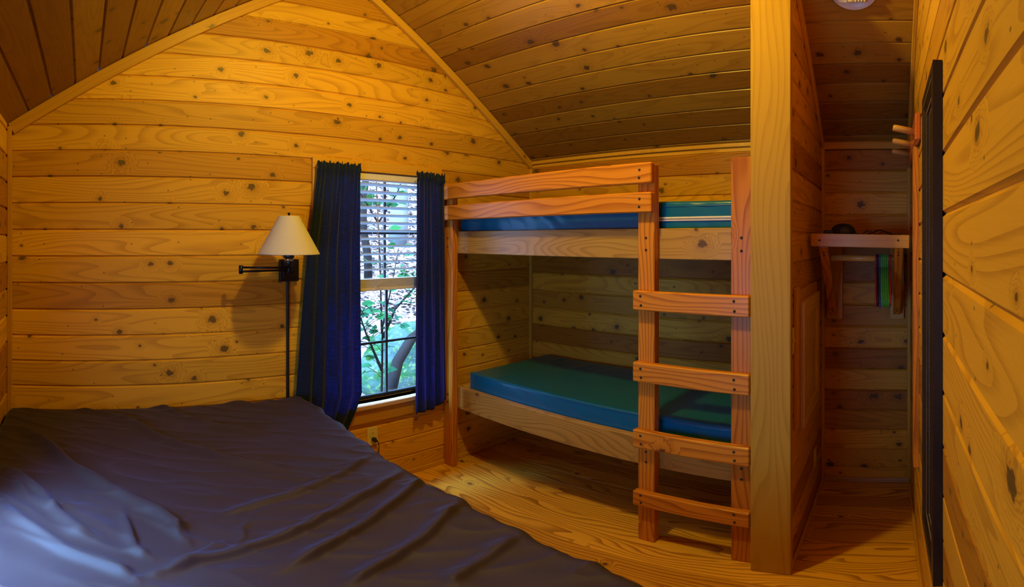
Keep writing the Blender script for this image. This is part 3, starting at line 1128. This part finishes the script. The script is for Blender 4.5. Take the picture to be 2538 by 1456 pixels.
def make_sheet():
    # profile across: up the left side, over the top, down the right side
    nu_top, nv = 250, 360
    ys = np.linspace(0.30, 2.475, nv)
    ex = np.interp(ys, edge_y, edge_x)
    ex = ex + 0.006 * np.sin(ys * 23) + 0.004 * np.sin(ys * 51 + 1)
    cols = []
    r = 0.05
    lft = LW + 0.012
    top = np.linspace(0, 1, nu_top)
    X, Y, Z = [], [], []
    for j, y in enumerate(ys):
        xs, zs = [], []
        # left side wall
        for z in (0.40, 0.5, 0.6, BZ - 0.04):
            xs.append(lft)
            zs.append(z)
        for k in range(1, 5):
            a = math.pi / 2 * k / 4
            xs.append(lft + 0.04 - 0.04 * math.cos(a))
            zs.append(BZ - 0.04 + 0.04 * math.sin(a))
        a0, a1 = lft + 0.04, ex[j] - r
        xs += list(a0 + (a1 - a0) * top[1:-1])
        zs += [BZ] * (nu_top - 2)
        for k in range(0, 7):
            a = math.pi / 2 * (1 - k / 6)
            xs.append(ex[j] - r + r * math.cos(a))
            zs.append(BZ - r + r * math.sin(a))
        for z in (0.6, 0.52, 0.44, 0.40):
            xs.append(ex[j] + 0.006 * math.sin(y * 37) * (BZ - z) / 0.3)
            zs.append(z)
        X.append(xs)
        Y.append([y] * len(xs))
        Z.append(zs)
    X, Y, Z = np.array(X), np.array(Y), np.array(Z)
    w = np.clip((Z - (BZ - 0.06)) / 0.06, 0, 1)
    dz = np.zeros(X.shape)
    for poly, hgt, wid in RIDGES:
        d, sd, tp = seg_dist(X, Y, poly)
        wd = np.where(sd > 0, wid * 0.45, wid * 1.05)
        dz += 1.55 * hgt * np.exp(-(d / wd) ** 2) * np.clip(np.sin(np.clip(tp, 0.03, 0.97) * math.pi) * 2.2, 0.25, 1)
    for j in range(X.shape[0]):
        for i in range(X.shape[1]):
            v = Vector((X[j, i] * 2.2, Y[j, i] * 3.0, 1.3))
            dz[j, i] += 0.010 * mnoise.noise(v) + 0.004 * mnoise.noise(Vector((X[j, i] * 11 + Y[j, i] * 5, Y[j, i] * 7 - X[j, i] * 3, 4.0)))
            a_, b_ = X[j, i] * 0.5 + Y[j, i] * 0.86, X[j, i] * 0.86 - Y[j, i] * 0.5
            rg = 1 - abs(mnoise.noise(Vector((b_ * 3.0 + 0.4 * math.sin(a_ * 5), a_ * 11, 7.0))))
            dz[j, i] += 0.007 * rg ** 6
            e = min(1.0, (X[j, i] + 0.4) / 0.2)
    dzw = dz * w
    head = np.clip((2.475 - Y) / 0.05, 0, 1)
    Z2 = np.where(w > 0, BZ - (BZ - Z) + dzw, Z)
    # round over at the head and foot
    for yy, sgn in ((2.475, -1), (0.30, 1)):
        e = np.clip(np.abs(Y - yy) / 0.05, 0, 1)
        Z2 = Z2 - w * 0.05 * (1 - np.sqrt(np.clip(1 - (1 - e) ** 2, 0, 1)))
    bm = new_bm()
    g = [[bm.verts.new((X[j, i], Y[j, i], Z2[j, i])) for i in range(X.shape[1])] for j in range(X.shape[0])]
    for j in range(len(g) - 1):
        for i in range(len(g[0]) - 1):
            f = bm.faces.new((g[j][i], g[j][i + 1], g[j + 1][i + 1], g[j + 1][i]))
            f.smooth = True
    # head and foot drop
    for row, flip in ((g[0], False), (g[-1], True)):
        low = [bm.verts.new((v.co.x, v.co.y, 0.40)) for v in row]
        for i in range(len(row) - 1):
            if abs(row[i].co.x - row[i + 1].co.x) + abs(row[i].co.z - row[i + 1].co.z) < 1e-6:
                continue
            vs = (row[i], low[i], low[i + 1], row[i + 1])
            if len({tuple(round(c, 5) for c in v.co) for v in vs}) < 4:
                continue
            bm.faces.new(vs if not flip else tuple(reversed(vs)))
    bmesh.ops.recalc_face_normals(bm, faces=bm.faces)
    return obj('fitted_sheet', bm, SHEET, bed)


make_sheet()
box_obj('bed_platform', (LW + 0.02, 0.32, 0.30), (0.92, 2.46, 0.42), FIR, bed, 1, 0.004)
for x, y in ((LW + 0.03, 0.34), (0.84, 0.34), (LW + 0.03, 2.38), (0.84, 2.38)):
    box_obj('leg', (x, y, 0.0), (x + 0.07, y + 0.07, 0.30), FIR, bed, 2, 0.003)

# ---------------------------------------------------------------- wall lamp
lamp = thing('wall_lamp', 'black swing-arm wall lamp with a cream cone shade left of the window', 'lamp', (1.073, D, 0))


def L(x, y, z):
    return (x - 1.073, y - D, z)


bm = add_box(new_bm(), L(1.019, 2.520, 1.332), L(1.128, 2.5498, 1.451), 2, 0.004)
add_box(bm, L(1.032, 2.513, 1.346), L(1.115, 2.521, 1.437), 2, 0.003)
obj('back_plate', bm, BLACKM, lamp)
bm = new_bm()
add_tube(bm, [L(1.07, 2.53, 1.397), L(1.07, 2.478, 1.397)], 0.007, 10)
add_tube(bm, [L(1.07, 2.478, 1.380), L(1.07, 2.478, 1.412)], 0.010, 12)
add_tube(bm, [L(0.761, 2.40, 1.388), L(0.761, 2.40, 1.430)], 0.0105, 14)
add_tube(bm, [L(1.07, 2.478, 1.397), L(0.761, 2.40, 1.399)], 0.0055, 10)
add_tube(bm, [L(0.761, 2.40, 1.420), L(0.979, 2.31, 1.418)], 0.0055, 10)
add_tube(bm, [L(0.979, 2.31, 1.384), L(0.979, 2.31, 1.434)], 0.0075, 12)
obj('swing_arm', bm, BLACKM, lamp)
bm = add_lathe(new_bm(), [(0.0, 1.428), (0.020, 1.430), (0.022, 1.447), (0.022, 1.452)], 24, xf(L(0.979, 2.31, 0)))
add_lathe(bm, [(0.0225, 1.466), (0.027, 1.472), (0.026, 1.50), (0.016, 1.515), (0.0, 1.515)], 24, xf(L(0.979, 2.31, 0)))
add_tube(bm, [L(0.979, 2.31, 1.51), L(0.979, 2.31, 1.68)], 0.003, 8)
sk = obj('socket', bm, BLACKP, lamp)
obj('socket_ring', add_lathe(new_bm(), [(0.0, 1.4515), (0.0235, 1.4515), (0.0235, 1.4665), (0.0, 1.4665)], 24, xf(L(0.979, 2.31, 0))), NICKEL, sk)
bm = new_bm()
prof = [(0.152, 1.485), (0.1525, 1.4865), (0.1495, 1.492), (0.0535, 1.667), (0.0520, 1.672), (0.0505, 1.672), (0.0515, 1.667), (0.1475, 1.492), (0.1505, 1.485), (0.152, 1.485)]
add_lathe(bm, prof, 64, xf(L(0.979, 2.31, 0)))
sh = obj('lamp_shade', bm, SHADE, lamp)
bm = new_bm()
for a in (R(0), R(120), R(240)):
    add_tube(bm, [L(0.979, 2.31, 1.668), L(0.979 + 0.051 * math.cos(a), 2.31 + 0.051 * math.sin(a), 1.668)], 0.0015, 6)
obj('shade_ring', bm, BLACKM, sh)
obj('finial', add_lathe(new_bm(), [(0.0, 1.690), (0.005, 1.6885), (0.0072, 1.684), (0.0055, 1.679), (0.003, 1.676), (0.004, 1.669), (0.0, 1.668)], 16, xf(L(0.979, 2.31, 0))), BLACKM, lamp)
obj('cord_cover', add_box(new_bm(), L(1.063, 2.536, 0.35), L(1.079, 2.5498, 1.332), 2, 0.003), BLACKP, lamp)


# ---------------------------------------------------------------- outlets, switch
def outlet(name, label, loc, rotz, w=0.073, h=0.122):
    t = thing(name, label, 'outlet', loc, rotz)
    obj('cover_plate', add_box(new_bm(), (-w / 2, -0.006, -h / 2), (w / 2, 0, h / 2), 2, 0.0025, segs=2), IVORY, t)
    obj('socket_face', add_box(new_bm(), (-0.0165, -0.0085, -0.034), (0.0165, -0.0055, 0.034), 2, 0.001), IVORY, t)
    bm = new_bm()
    for dz in (0.018, -0.016):
        add_box(bm, (-0.0075, -0.0088, dz - 0.004), (-0.0055, -0.0083, dz + 0.004), 2)
        add_box(bm, (0.0055, -0.0088, dz - 0.004), (0.0075, -0.0083, dz + 0.004), 2)
        add_lathe(bm, [(0.0, 0.0004), (0.0026, 0.0004), (0.0026, 0)], 12, xf((0, -0.0085, dz + 0.0095), rx=R(90)))
    obj('socket_slots', bm, SLOTM, t)
    return t


outlet('wall_outlet', 'cream wall outlet under the window behind the bed', (1.610, D, 0.338), 0)
outlet('wall_outlet', 'cream wall outlet low on the closet side of the partition', (2.74, PY0_, 0.305), 0)
pl = thing('power_plug', 'black plug with its cord in the outlet under the window', 'plug', (1.612, D - 0.009, 0.322))
bm = add_box(new_bm(), (-0.013, -0.022, -0.010), (0.013, 0.0, 0.010), 0, 0.003)
add_box(bm, (-0.004, -0.026, -0.018), (0.018, -0.006, -0.004), 0, 0.003)
obj('plug_body', bm, BLACKP, pl)
bm = new_bm()
add_tube(bm, [(0.016, -0.016, -0.012), (0.024, -0.018, -0.024), (0.030, -0.016, -0.05), (0.032, -0.010, -0.10), (0.03, -0.008, -0.2), (0.02, -0.02, -0.312)], 0.003, 8)
obj('cord', bm, BLACKP, pl)

sw = thing('light_switch', 'cream light switch half hidden behind the partition cap', 'switch', (2.075, PY0_, 1.13))
obj('cover_plate', add_box(new_bm(), (-0.035, -0.007, -0.057), (0.030, 0, 0.057), 2, 0.002), IVORY, sw)
obj('toggle', add_box(new_bm(), (-0.005, -0.016, -0.002), (0.005, -0.007, 0.014), 2, 0.002), IVORY, sw)

# ---------------------------------------------------------------- panel door on the partition
pd = thing('panel_cover', 'pine cover door with raised frame on the partition', 'cabinet door', (0, PY0_, 0))
bm = new_bm()
for lo, hi, g in (((2.118, -0.017, 0.715), (2.19, 0, 1.352), 2), ((2.645, -0.017, 0.715), (2.717, 0, 1.335), 2), ((2.19, -0.017, 1.268), (2.645, 0, 1.335), 0), ((2.19, -0.017, 0.715), (2.645, 0, 0.782), 0)):
    add_box(bm, lo, hi, g, 0.003)
obj('frame', bm, TRIM, pd)
dr = bpy.data.objects.new('door', None)
C.objects.link(dr)
dr.parent = pd
bm = new_bm()
x0, x1, z0, z1, fw = 2.182, 2.668, 0.700, 1.285, 0.075


def mitre(bm, pts, y0, y1, grain):
    tmp = new_bm()
    a = [tmp.verts.new((x, y0, z)) for x, z in pts]
    b = [tmp.verts.new((x, y1, z)) for x, z in pts]
    tmp.faces.new(a)
    tmp.faces.new(list(reversed(b)))
    for i in range(4):
        j = (i + 1) % 4
        tmp.faces.new((a[i], b[i], b[j], a[j]))
    bmesh.ops.recalc_face_normals(tmp, faces=tmp.faces)
    bmesh.ops.bevel(tmp, geom=list(tmp.edges), offset=0.002, segments=1, affect='EDGES')
    tmp.normal_update()
    paint(tmp, tmp.faces, grain)
    merge(bm, tmp)


yf, yb = -0.038, -0.0175
mitre(bm, [(x0, z0), (x0, z1), (x0 + fw, z1 - fw), (x0 + fw, z0 + fw)], yf, yb, 2)
mitre(bm, [(x1, z0), (x1, z1), (x1 - fw, z1 - fw), (x1 - fw, z0 + fw)], yf, yb, 2)
mitre(bm, [(x0, z1), (x1, z1), (x1 - fw, z1 - fw), (x0 + fw, z1 - fw)], yf, yb, 0)
mitre(bm, [(x0, z0), (x1, z0), (x1 - fw, z0 + fw), (x0 + fw, z0 + fw)], yf, yb, 0)
obj('door_frame', bm, PINE, dr)
bm = new_bm()
for i in range(3):
    wdt = (x1 - x0 - 2 * fw + 0.01) / 3
    add_box(bm, (x0 + fw - 0.005 + i * wdt, -0.026, z0 + fw - 0.005), (x0 + fw - 0.005 + (i + 1) * wdt, -0.0178, z1 - fw + 0.005), 2, 0.0008)
obj('door_panel', bm, PINE, dr)

# ---------------------------------------------------------------- closet shelf with hanging rod
cs = thing('closet_shelf', 'wooden closet shelf on diagonal braces with a hanging rod', 'shelf', (0, 0, 0))
fa = obj('front_board', add_box(new_bm(), (0, -0.2395, -0.032), (0.022, 0.2395, 0.032), 1, 0.002, mat=xf((2.480, 0.1385, 1.551), rx=R(1.1))), TRIM, cs)
for y in (0.335, -0.047):
    obj('screw', add_lathe(new_bm(), [(0.0, 0.002), (0.004, 0.0018), (0.0055, 0.0)], 12, xf((2.4795, y, 1.553), ry=R(-90))), BOLTM, fa)
box_obj('shelf_board', (2.5025, -0.095, 1.560), (RW - 0.001, 0.372, 1.578), TRIM, cs, 1, 0.001)
for y0, y1 in ((0.300, 0.344), (-0.072, -0.028)):
    c_ = box_obj('cleat', (RW - 0.030, y0 - 0.03 if y0 > 0 else y0 - 0.02, 1.085), (RW - 0.0005, y1 + 0.02, 1.56), TRIM, cs, 2, 0.002)
    A_, B_ = Vector((2.525, (y0 + y1) / 2, 1.535)), Vector((2.985, (y0 + y1) / 2, 1.135))
    d = B_ - A_
    b_ = obj('brace', add_box(new_bm(), (0, -0.021, -0.022), (d.length, 0.021, 0.022), 0, 0.002, mat=Matrix.Translation(A_) @ Matrix.Rotation(-math.atan2(d.z, d.x), 4, 'Y')), FIR, cs)
    for s in (0.04, d.length - 0.06):
        for dd in (0.0, 0.022):
            pp = A_ + d.normalized() * (s + dd)
            obj('screw', add_lathe(new_bm(), [(0.0, 0.002), (0.004, 0.0018), (0.0055, 0.0)], 12, Matrix.Translation(pp + Vector((-0.0145, 0, -0.0165)) * 1.0) @ Matrix.Rotation(R(-131), 4, 'Y')), BOLTM, b_)
bm = new_bm()
add_tube(bm, [(2.655, 0.315, 1.462), (2.655, -0.045, 1.457)], 0.0165, 20)
obj('hanging_rod', bm, DOWEL, cs)

HANG = [(0.066, (0.50, 0.025, 0.055), 'red', 1.5), (0.056, (0.012, 0.010, 0.014), 'black', 1.5), (0.046, (0.05, 0.10, 0.45), 'blue', 1.5), (0.036, (0.06, 0.50, 0.06), 'g', 1.5), (0.026, (0.06, 0.50, 0.06), 'g', 1.5), (0.016, (0.06, 0.50, 0.06), 'g', 1.5), (0.006, (0.06, 0.50, 0.06), 'g', 1.5), (-0.010, (0.40, 0.03, 0.03), 'dark red', -0.6)]
gl = ['green plastic hanger beside the blue hanger', 'second green plastic hanger from the blue one', 'third green plastic hanger from the blue one', 'green plastic hanger facing the gap before the dark red hanger']
labs = ['bright red plastic hanger at the front of the row, beside the black one', 'black plastic hanger between the red and the blue hangers', 'blue plastic hanger between the black and the green hangers'] + gl + ['dark red plastic hanger hanging apart beside the closet brace']


def hanger_bm():
    bm = new_bm()
    pts = []
    for k in range(15):                                     # hook
        a = R(-60 + 250 * k / 14)
        pts.append((0.021 * math.cos(a), 0, -0.0 + 0.021 * math.sin(a)))
    pts = pts[::-1][::-1]
    neck = [(-0.016, 0, -0.022), (-0.004, 0, -0.034), (0.0, 0, -0.05)]
    add_tube(bm, pts + neck, 0.0042, 8)
    body = [(0, 0, -0.048), (0.03, 0, -0.056), (0.10, 0, -0.105), (0.175, 0, -0.165), (0.195, 0, -0.19), (0.197, 0, -0.212), (0.185, 0, -0.226), (0.16, 0, -0.230), (0.0, 0, -0.230), (-0.16, 0, -0.230), (-0.185, 0, -0.226), (-0.197, 0, -0.212), (-0.195, 0, -0.19), (-0.175, 0, -0.165), (-0.10, 0, -0.105), (-0.03, 0, -0.056)]
    add_tube(bm, body, 0.0044, 8, closed=True)
    return bm


hm = {}
hb = None
for (y, colr, nm, rz), lab in zip(HANG, labs):
    if nm not in hm:
        hm[nm] = hanger_mat('hanger_plastic_' + nm.replace(' ', '_').replace('g', 'green') if nm == 'g' else 'hanger_plastic_' + nm.replace(' ', '_'), colr)
    o = obj('clothes_hanger', hanger_bm(), hm[nm])
    o.location = (2.655, y, 1.462 - (0.315 - y) * 0.0139 - 0.0002)
    o.rotation_euler = (0, R(random.uniform(-2, 2)), R(rz))
    tag(o, lab, 'hanger', 'plastic hangers on the closet rod')

dv = thing('domed_device', 'black domed device at the partition end of the closet shelf', 'device', (2.66, 0.235, 1.5788))
obj('dome', add_lathe(new_bm(), [(0.0, 0.062), (0.02, 0.061), (0.042, 0.054), (0.058, 0.040), (0.066, 0.020), (0.067, 0.006), (0.063, 0.0), (0.0, 0.0)], 36), BLACKP, dv)
obj('base_box', add_box(new_bm(), (-0.055, 0.045, 0.0), (-0.005, 0.098, 0.026), 0, 0.004), BLACKP, dv)
obj('indicator', add_box(new_bm(), (-0.0675, 0.0, 0.022), (-0.058, 0.012, 0.030), 0, 0.002), BOLTM, dv)
bm = new_bm()
pts = []
for i in range(80):
    a = i / 79
    pts.append((2.60 + 0.05 * math.sin(a * 19), 0.16 - 0.20 * a + 0.035 * math.sin(a * 23), 1.582 + 0.010 * (1 + math.sin(a * 31)) * (0.2 + math.sin(a * math.pi))))
add_tube(bm, pts, 0.0026, 7)
tag(obj('cable', bm, BLACKP), 'thin black cable lying in loops on the closet shelf', 'cable')

# ---------------------------------------------------------------- ceiling light in the closet
nrm = Vector((-0.678, 0, -1)).normalized()
px_ = Vector((0, 1, 0))
cen = Vector((2.195, 0.147, roof(2.195))) + nrm * 0.0005
yv = nrm.cross(px_)
M4 = Matrix((px_, yv, nrm)).transposed().to_4x4()
M4.translation = cen
cl = thing('ceiling_light', 'white round ceiling light with bare spiral bulbs on the closet ceiling', 'ceiling light', tuple(cen))
cl.rotation_euler = M4.to_euler()
obj('saucer', add_lathe(new_bm(), [(0.0, 0.0), (0.096, 0.0), (0.100, 0.004), (0.100, 0.016), (0.097, 0.020), (0.093, 0.016), (0.088, 0.008), (0.0, 0.006)], 48), WHITEP, cl)
for sy in (1, -1):
    k = obj('bulb_holder', add_box(new_bm(), (0.028, sy * 0.030 - 0.014, 0.007), (0.075, sy * 0.030 + 0.014, 0.045), 0, 0.004), WHITEP, cl)
    bm = add_lathe(new_bm(), [(0.0, 0.0), (0.013, 0.0), (0.019, 0.006), (0.021, 0.022), (0.017, 0.030), (0.0, 0.031)], 24, xf((0.028, sy * 0.030, 0.028), ry=R(-90)))
    bb = obj('bulb_base', bm, IVORY, cl)
    bm = new_bm()
    pts = [(-0.004 - 0.046 * i / 90, sy * 0.030 + 0.0155 * math.cos(i / 90 * 2 * math.pi * 3.6), 0.028 + 0.0155 * math.sin(i / 90 * 2 * math.pi * 3.6)) for i in range(91)]
    add_tube(bm, pts, 0.0052, 8)
    obj('spiral_tube', bm, plain('bulb_glass', (0.80, 0.74, 0.58), 0.2), bb)

# ---------------------------------------------------------------- mirror
mx0, mx1, mz0, mz1 = 1.227, 1.630, 0.565, 2.010
mi = thing('wall_mirror', 'tall narrow mirror in a beaded black frame on the board wall', 'mirror', (0, YR + 0.001, 0))
fw = 0.058
bm = new_bm()


def mframe(bm, a, b, y0, y1, lo):
    """one mitred picture-frame ring between insets a and b"""
    o_ = [(mx0 + a, mz0 + a), (mx1 - a, mz0 + a), (mx1 - a, mz1 - a), (mx0 + a, mz1 - a)]
    i_ = [(mx0 + b, mz0 + b), (mx1 - b, mz0 + b), (mx1 - b, mz1 - b), (mx0 + b, mz1 - b)]
    vo_ = [bm.verts.new((x, y0, z)) for x, z in o_]
    vi_ = [bm.verts.new((x, y1, z)) for x, z in i_]
    vb_ = [bm.verts.new((x, lo, z)) for x, z in o_]
    vc_ = [bm.verts.new((x, lo, z)) for x, z in i_]
    for k in range(4):
        j = (k + 1) % 4
        bm.faces.new((vo_[k], vo_[j], vi_[j], vi_[k]))
        bm.faces.new((vb_[k], vb_[j], vo_[j], vo_[k]))
        bm.faces.new((vi_[k], vi_[j], vc_[j], vc_[k]))
    bmesh.ops.recalc_face_normals(bm, faces=bm.faces)


mframe(bm, 0.0, 0.030, 0.0230, 0.0245, 0.0)
mframe(bm, 0.0305, 0.0335, 0.0215, 0.0215, 0.0)
mframe(bm, 0.034, 0.052, 0.0225, 0.0145, 0.0)
mframe(bm, 0.0525, 0.058, 0.0135, 0.0105, 0.0)
obj('mirror_frame', bm, FRAMEM, mi)
bm = new_bm()
for ins, y, r_ in ((0.032, 0.0215, 0.0019), (0.0555, 0.0125, 0.0017)):
    per = [((mx0 + ins, mz0 + ins), (mx1 - ins, mz0 + ins)), ((mx1 - ins, mz0 + ins), (mx1 - ins, mz1 - ins)), ((mx1 - ins, mz1 - ins), (mx0 + ins, mz1 - ins)), ((mx0 + ins, mz1 - ins), (mx0 + ins, mz0 + ins))]
    for (ax, az), (bx, bz) in per:
        Ln = math.hypot(bx - ax, bz - az)
        n = int(Ln / 0.0062)
        for i in range(n):
            q = i / n
            bmesh.ops.create_icosphere(bm, subdivisions=1, radius=r_, matrix=Matrix.Translation((ax + (bx - ax) * q, y, az + (bz - az) * q)))
obj('bead_trim', bm, BEADM, mi)
obj('mirror_glass', add_box(new_bm(), (mx0 + 0.054, 0.004, mz0 + 0.054), (mx1 - 0.054, 0.0085, mz1 - 0.054), 2), MIRROR, mi)

# ---------------------------------------------------------------- peg rack
pr = thing('peg_rack', 'red-stained wooden coat rack with pale pegs behind the mirror', 'coat rack', (2.05, YR, 1.963))
obj('back_board', add_box(new_bm(), (0, 0.0005, 0), (0.86, 0.0245, 0.115), 0, 0.007, segs=3), PEGW, pr)
for x in (0.12, 0.42, 0.72):
    bm = new_bm()
    add_tube(bm, [(x, 0.022, 0.058), (x, 0.095, 0.073), (x, 0.108, 0.0755), (x, 0.112, 0.0763)], [0.0150, 0.0150, 0.0140, 0.0105], 18)
    obj('peg', bm, DOWEL, pr)


# ---------------------------------------------------------------- outdoors, seen through the window
def gz(x, y):
    """height of the wooded slope behind the cabin"""
    b = -0.45 + max(0.0, y - 3.2) * 0.30 + max(0.0, y - 7.0) * 0.22
    return b + 0.12 * mnoise.noise(Vector((x * 0.6, y * 0.6, 0.0))) + 0.04 * mnoise.noise(Vector((x * 2.1, y * 2.1, 3.0)))


bm = new_bm()
n1_, n2_ = 90, 90
g = [[bm.verts.new((-1 + 17 * i / n1_, 2.75 + 19 * j / n2_, gz(-1 + 17 * i / n1_, 2.75 + 19 * j / n2_))) for i in range(n1_ + 1)] for j in range(n2_ + 1)]
for j in range(n2_):
    for i in range(n1_):
        f = bm.faces.new((g[j][i], g[j][i + 1], g[j + 1][i + 1], g[j + 1][i]))
        f.smooth = True
o = struct('ground', bm, ground_mat(), label='leaf-strewn slope outside the window')

bm = new_bm()
tl = bm.faces.layers.float['tint']
rnd = random.Random(5)
for i in range(7000):
    y = 2.9 + 9.5 * rnd.random() ** 1.3
    x = y * rnd.uniform(0.50, 0.86)
    s = rnd.uniform(0.03, 0.07)
    if ((x - 3.75) / 1.25) ** 2 + ((y - 4.55) / 1.0) ** 2 < 1 or any(math.hypot(x - a, y - b) < 0.35 for a, b in ((6.05, 8.6), (4.55, 7.4), (8.3, 12.2), (2.45, 3.75), (3.75, 5.7), (2.62, 3.95))):
        continue
    M = Matrix.Translation((x, y, gz(x, y) + 0.012)) @ Matrix.Rotation(rnd.uniform(0, 6.28), 4, 'Z') @ Matrix.Rotation(rnd.uniform(-0.5, 0.5), 4, 'X') @ Matrix.Rotation(rnd.uniform(-0.5, 0.5), 4, 'Y')
    vs = [bm.verts.new(M @ Vector(q)) for q in ((-s, 0, 0), (-0.2 * s, -0.5 * s, 0.12 * s), (s, 0, 0.2 * s), (-0.2 * s, 0.5 * s, 0.12 * s))]
    f = bm.faces.new(vs)
    f[tl] = rnd.random()
o = obj('fallen_leaves', bm, LITTER)
tag(o, 'pale dry leaves covering the slope outside the window', 'leaves', kind='stuff')


def blob(cx, cy, cz, rx, ry, rz, seed, sub=4):
    bm = new_bm()
    bmesh.ops.create_icosphere(bm, subdivisions=sub, radius=1.0)
    for v in bm.verts:
        d = v.co.normalized()
        k = 1 + 0.28 * mnoise.noise(d * 1.4 + Vector((seed, 0, 0))) + 0.10 * mnoise.noise(d * 4 + Vector((0, seed, 0)))
        v.co = Vector((cx + d.x * rx * k, cy + d.y * ry * k, cz + d.z * rz * k))
    for f in bm.faces:
        f.smooth = True
    return bm


MOSS = moss_mat()
tag(obj('boulder', blob(3.75, 4.55, 0.05, 0.95, 0.7, 0.62, 2.0), MOSS), 'green mossy boulder low outside the window beside the narrow curtain', 'boulder')


def tree(x, y, r, h, lab, mat, lean=0.0, seed=1):
    rnd = random.Random(seed)
    pts = []
    for i in range(9):
        a = i / 8
        pts.append((x + lean * a * h + 0.05 * rnd.uniform(-1, 1), y, gz(x, y) - 0.1 + a * h))
    bm = add_tube(new_bm(), pts, [r * (1.25 - 0.5 * i / 8) for i in range(9)], 14)
    o = obj('tree_trunk', bm, mat)
    tag(o, lab, 'tree')
    return o


tree(6.05, 8.6, 0.16, 4.5, 'pale mossy tree trunk seen through the blind right of its middle bar', PALEBARK, 0.01, 1)
tree(4.55, 7.4, 0.06, 4.0, 'thin dark tree trunk seen through the left part of the blind', BARK, -0.01, 2)
tree(8.3, 12.2, 0.2, 5.0, 'farthest grey tree trunk on the slope outside the window', BARK, 0.0, 3)


def sapling(lab, base, stems, nleaf, seed, lsize=0.055):
    """thin stems with broad green leaves"""
    rnd = random.Random(seed)
    t = thing('sapling', lab, 'sapling', base, 0, 'leafy saplings outside the window')
    bm = new_bm()
    tips = []
    for st in stems:
        pts = [Vector(p) for p in st]
        n = len(pts)
        add_tube(bm, pts, [0.014 * (1 - 0.75 * i / (n - 1)) for i in range(n)], 7)
        for i in range(nleaf):
            k = rnd.uniform(0.25, 1.0) * (n - 1)
            a = int(min(k, n - 2))
            p = pts[a].lerp(pts[a + 1], k - a)
            q = p + Vector((rnd.uniform(-0.2, 0.2), rnd.uniform(-0.16, 0.16), rnd.uniform(-0.06, 0.14)))
            add_tube(bm, [p, p.lerp(q, 0.5) + Vector((0, 0, 0.02)), q], 0.0025, 5)
            tips.append(q)
    obj('stems', bm, BARK, t)
    bm = new_bm()
    tl = bm.faces.layers.float['tint']
    for q in tips:
        s = lsize * rnd.uniform(0.7, 1.35)
        M = Matrix.Translation(q) @ Matrix.Rotation(rnd.uniform(0, 6.28), 4, 'Z') @ Matrix.Rotation(rnd.uniform(0.2, 1.0), 4, 'X')
        tv = rnd.random()
        mid = [M @ Vector((s * u, 0, 0.10 * s * math.sin(u * 2.0))) for u in (-1, -0.45, 0.2, 0.7, 1.15)]
        wd = (0, 0.52, 0.60, 0.30, 0)
        for sg in (1, -1):
            ed = [m + (M.to_3x3() @ Vector((0, sg * s * w_, 0.18 * s * w_))) for m, w_ in zip(mid, wd)]
            for i in range(4):
                c = []
                for v in (mid[i], mid[i + 1], ed[i + 1], ed[i]):
                    if not any((v - k).length < 1e-6 for k in c):
                        c.append(v)
                if len(c) > 2:
                    f = bm.faces.new([bm.verts.new(v) for v in c])
                    f.smooth = True
                    f[tl] = tv
    obj('foliage', bm, GREENL, t)
    return t


sapling('leafy green sapling close outside the lower sash', (2.45, 3.75, gz(2.45, 3.75)), [
    [(0, 0, 0), (0.02, 0, 0.5), (0.04, 0.02, 1.0), (0.12, 0, 1.35), (0.20, 0, 1.7)],
    [(0.03, 0, 0.9), (0.16, 0, 1.15), (0.36, 0, 1.32), (0.55, 0.05, 1.40)],
    [(0.02, 0, 0.6), (-0.14, 0, 0.95), (-0.24, 0.03, 1.25)]], 26, 4)
sapling('leafy green sapling reaching up behind the white blind', (3.75, 5.7, gz(3.75, 5.7)), [
    [(0, 0, 0), (-0.02, 0, 0.8), (-0.06, 0, 1.6), (-0.1, 0, 2.3), (-0.2, 0, 2.9)],
    [(-0.05, 0, 1.5), (0.25, 0, 1.9), (0.5, 0, 2.5)],
    [(-0.06, 0, 1.5), (-0.35, 0, 1.9), (-0.5, 0, 2.2)]], 14, 8, 0.075)
bm = new_bm()
pts = [(2.62, 3.95, gz(2.62, 3.95)), (2.72, 4.0, 0.05), (2.85, 4.05, 0.35), (3.05, 4.1, 0.55), (3.3, 4.15, 0.66), (3.6, 4.2, 0.75)]
add_tube(bm, pts, [0.07, 0.062, 0.055, 0.05, 0.04, 0.03], 12)
tag(obj('fallen_branch', bm, BARK), 'dark curved branch leaning over the mossy boulder', 'branch')
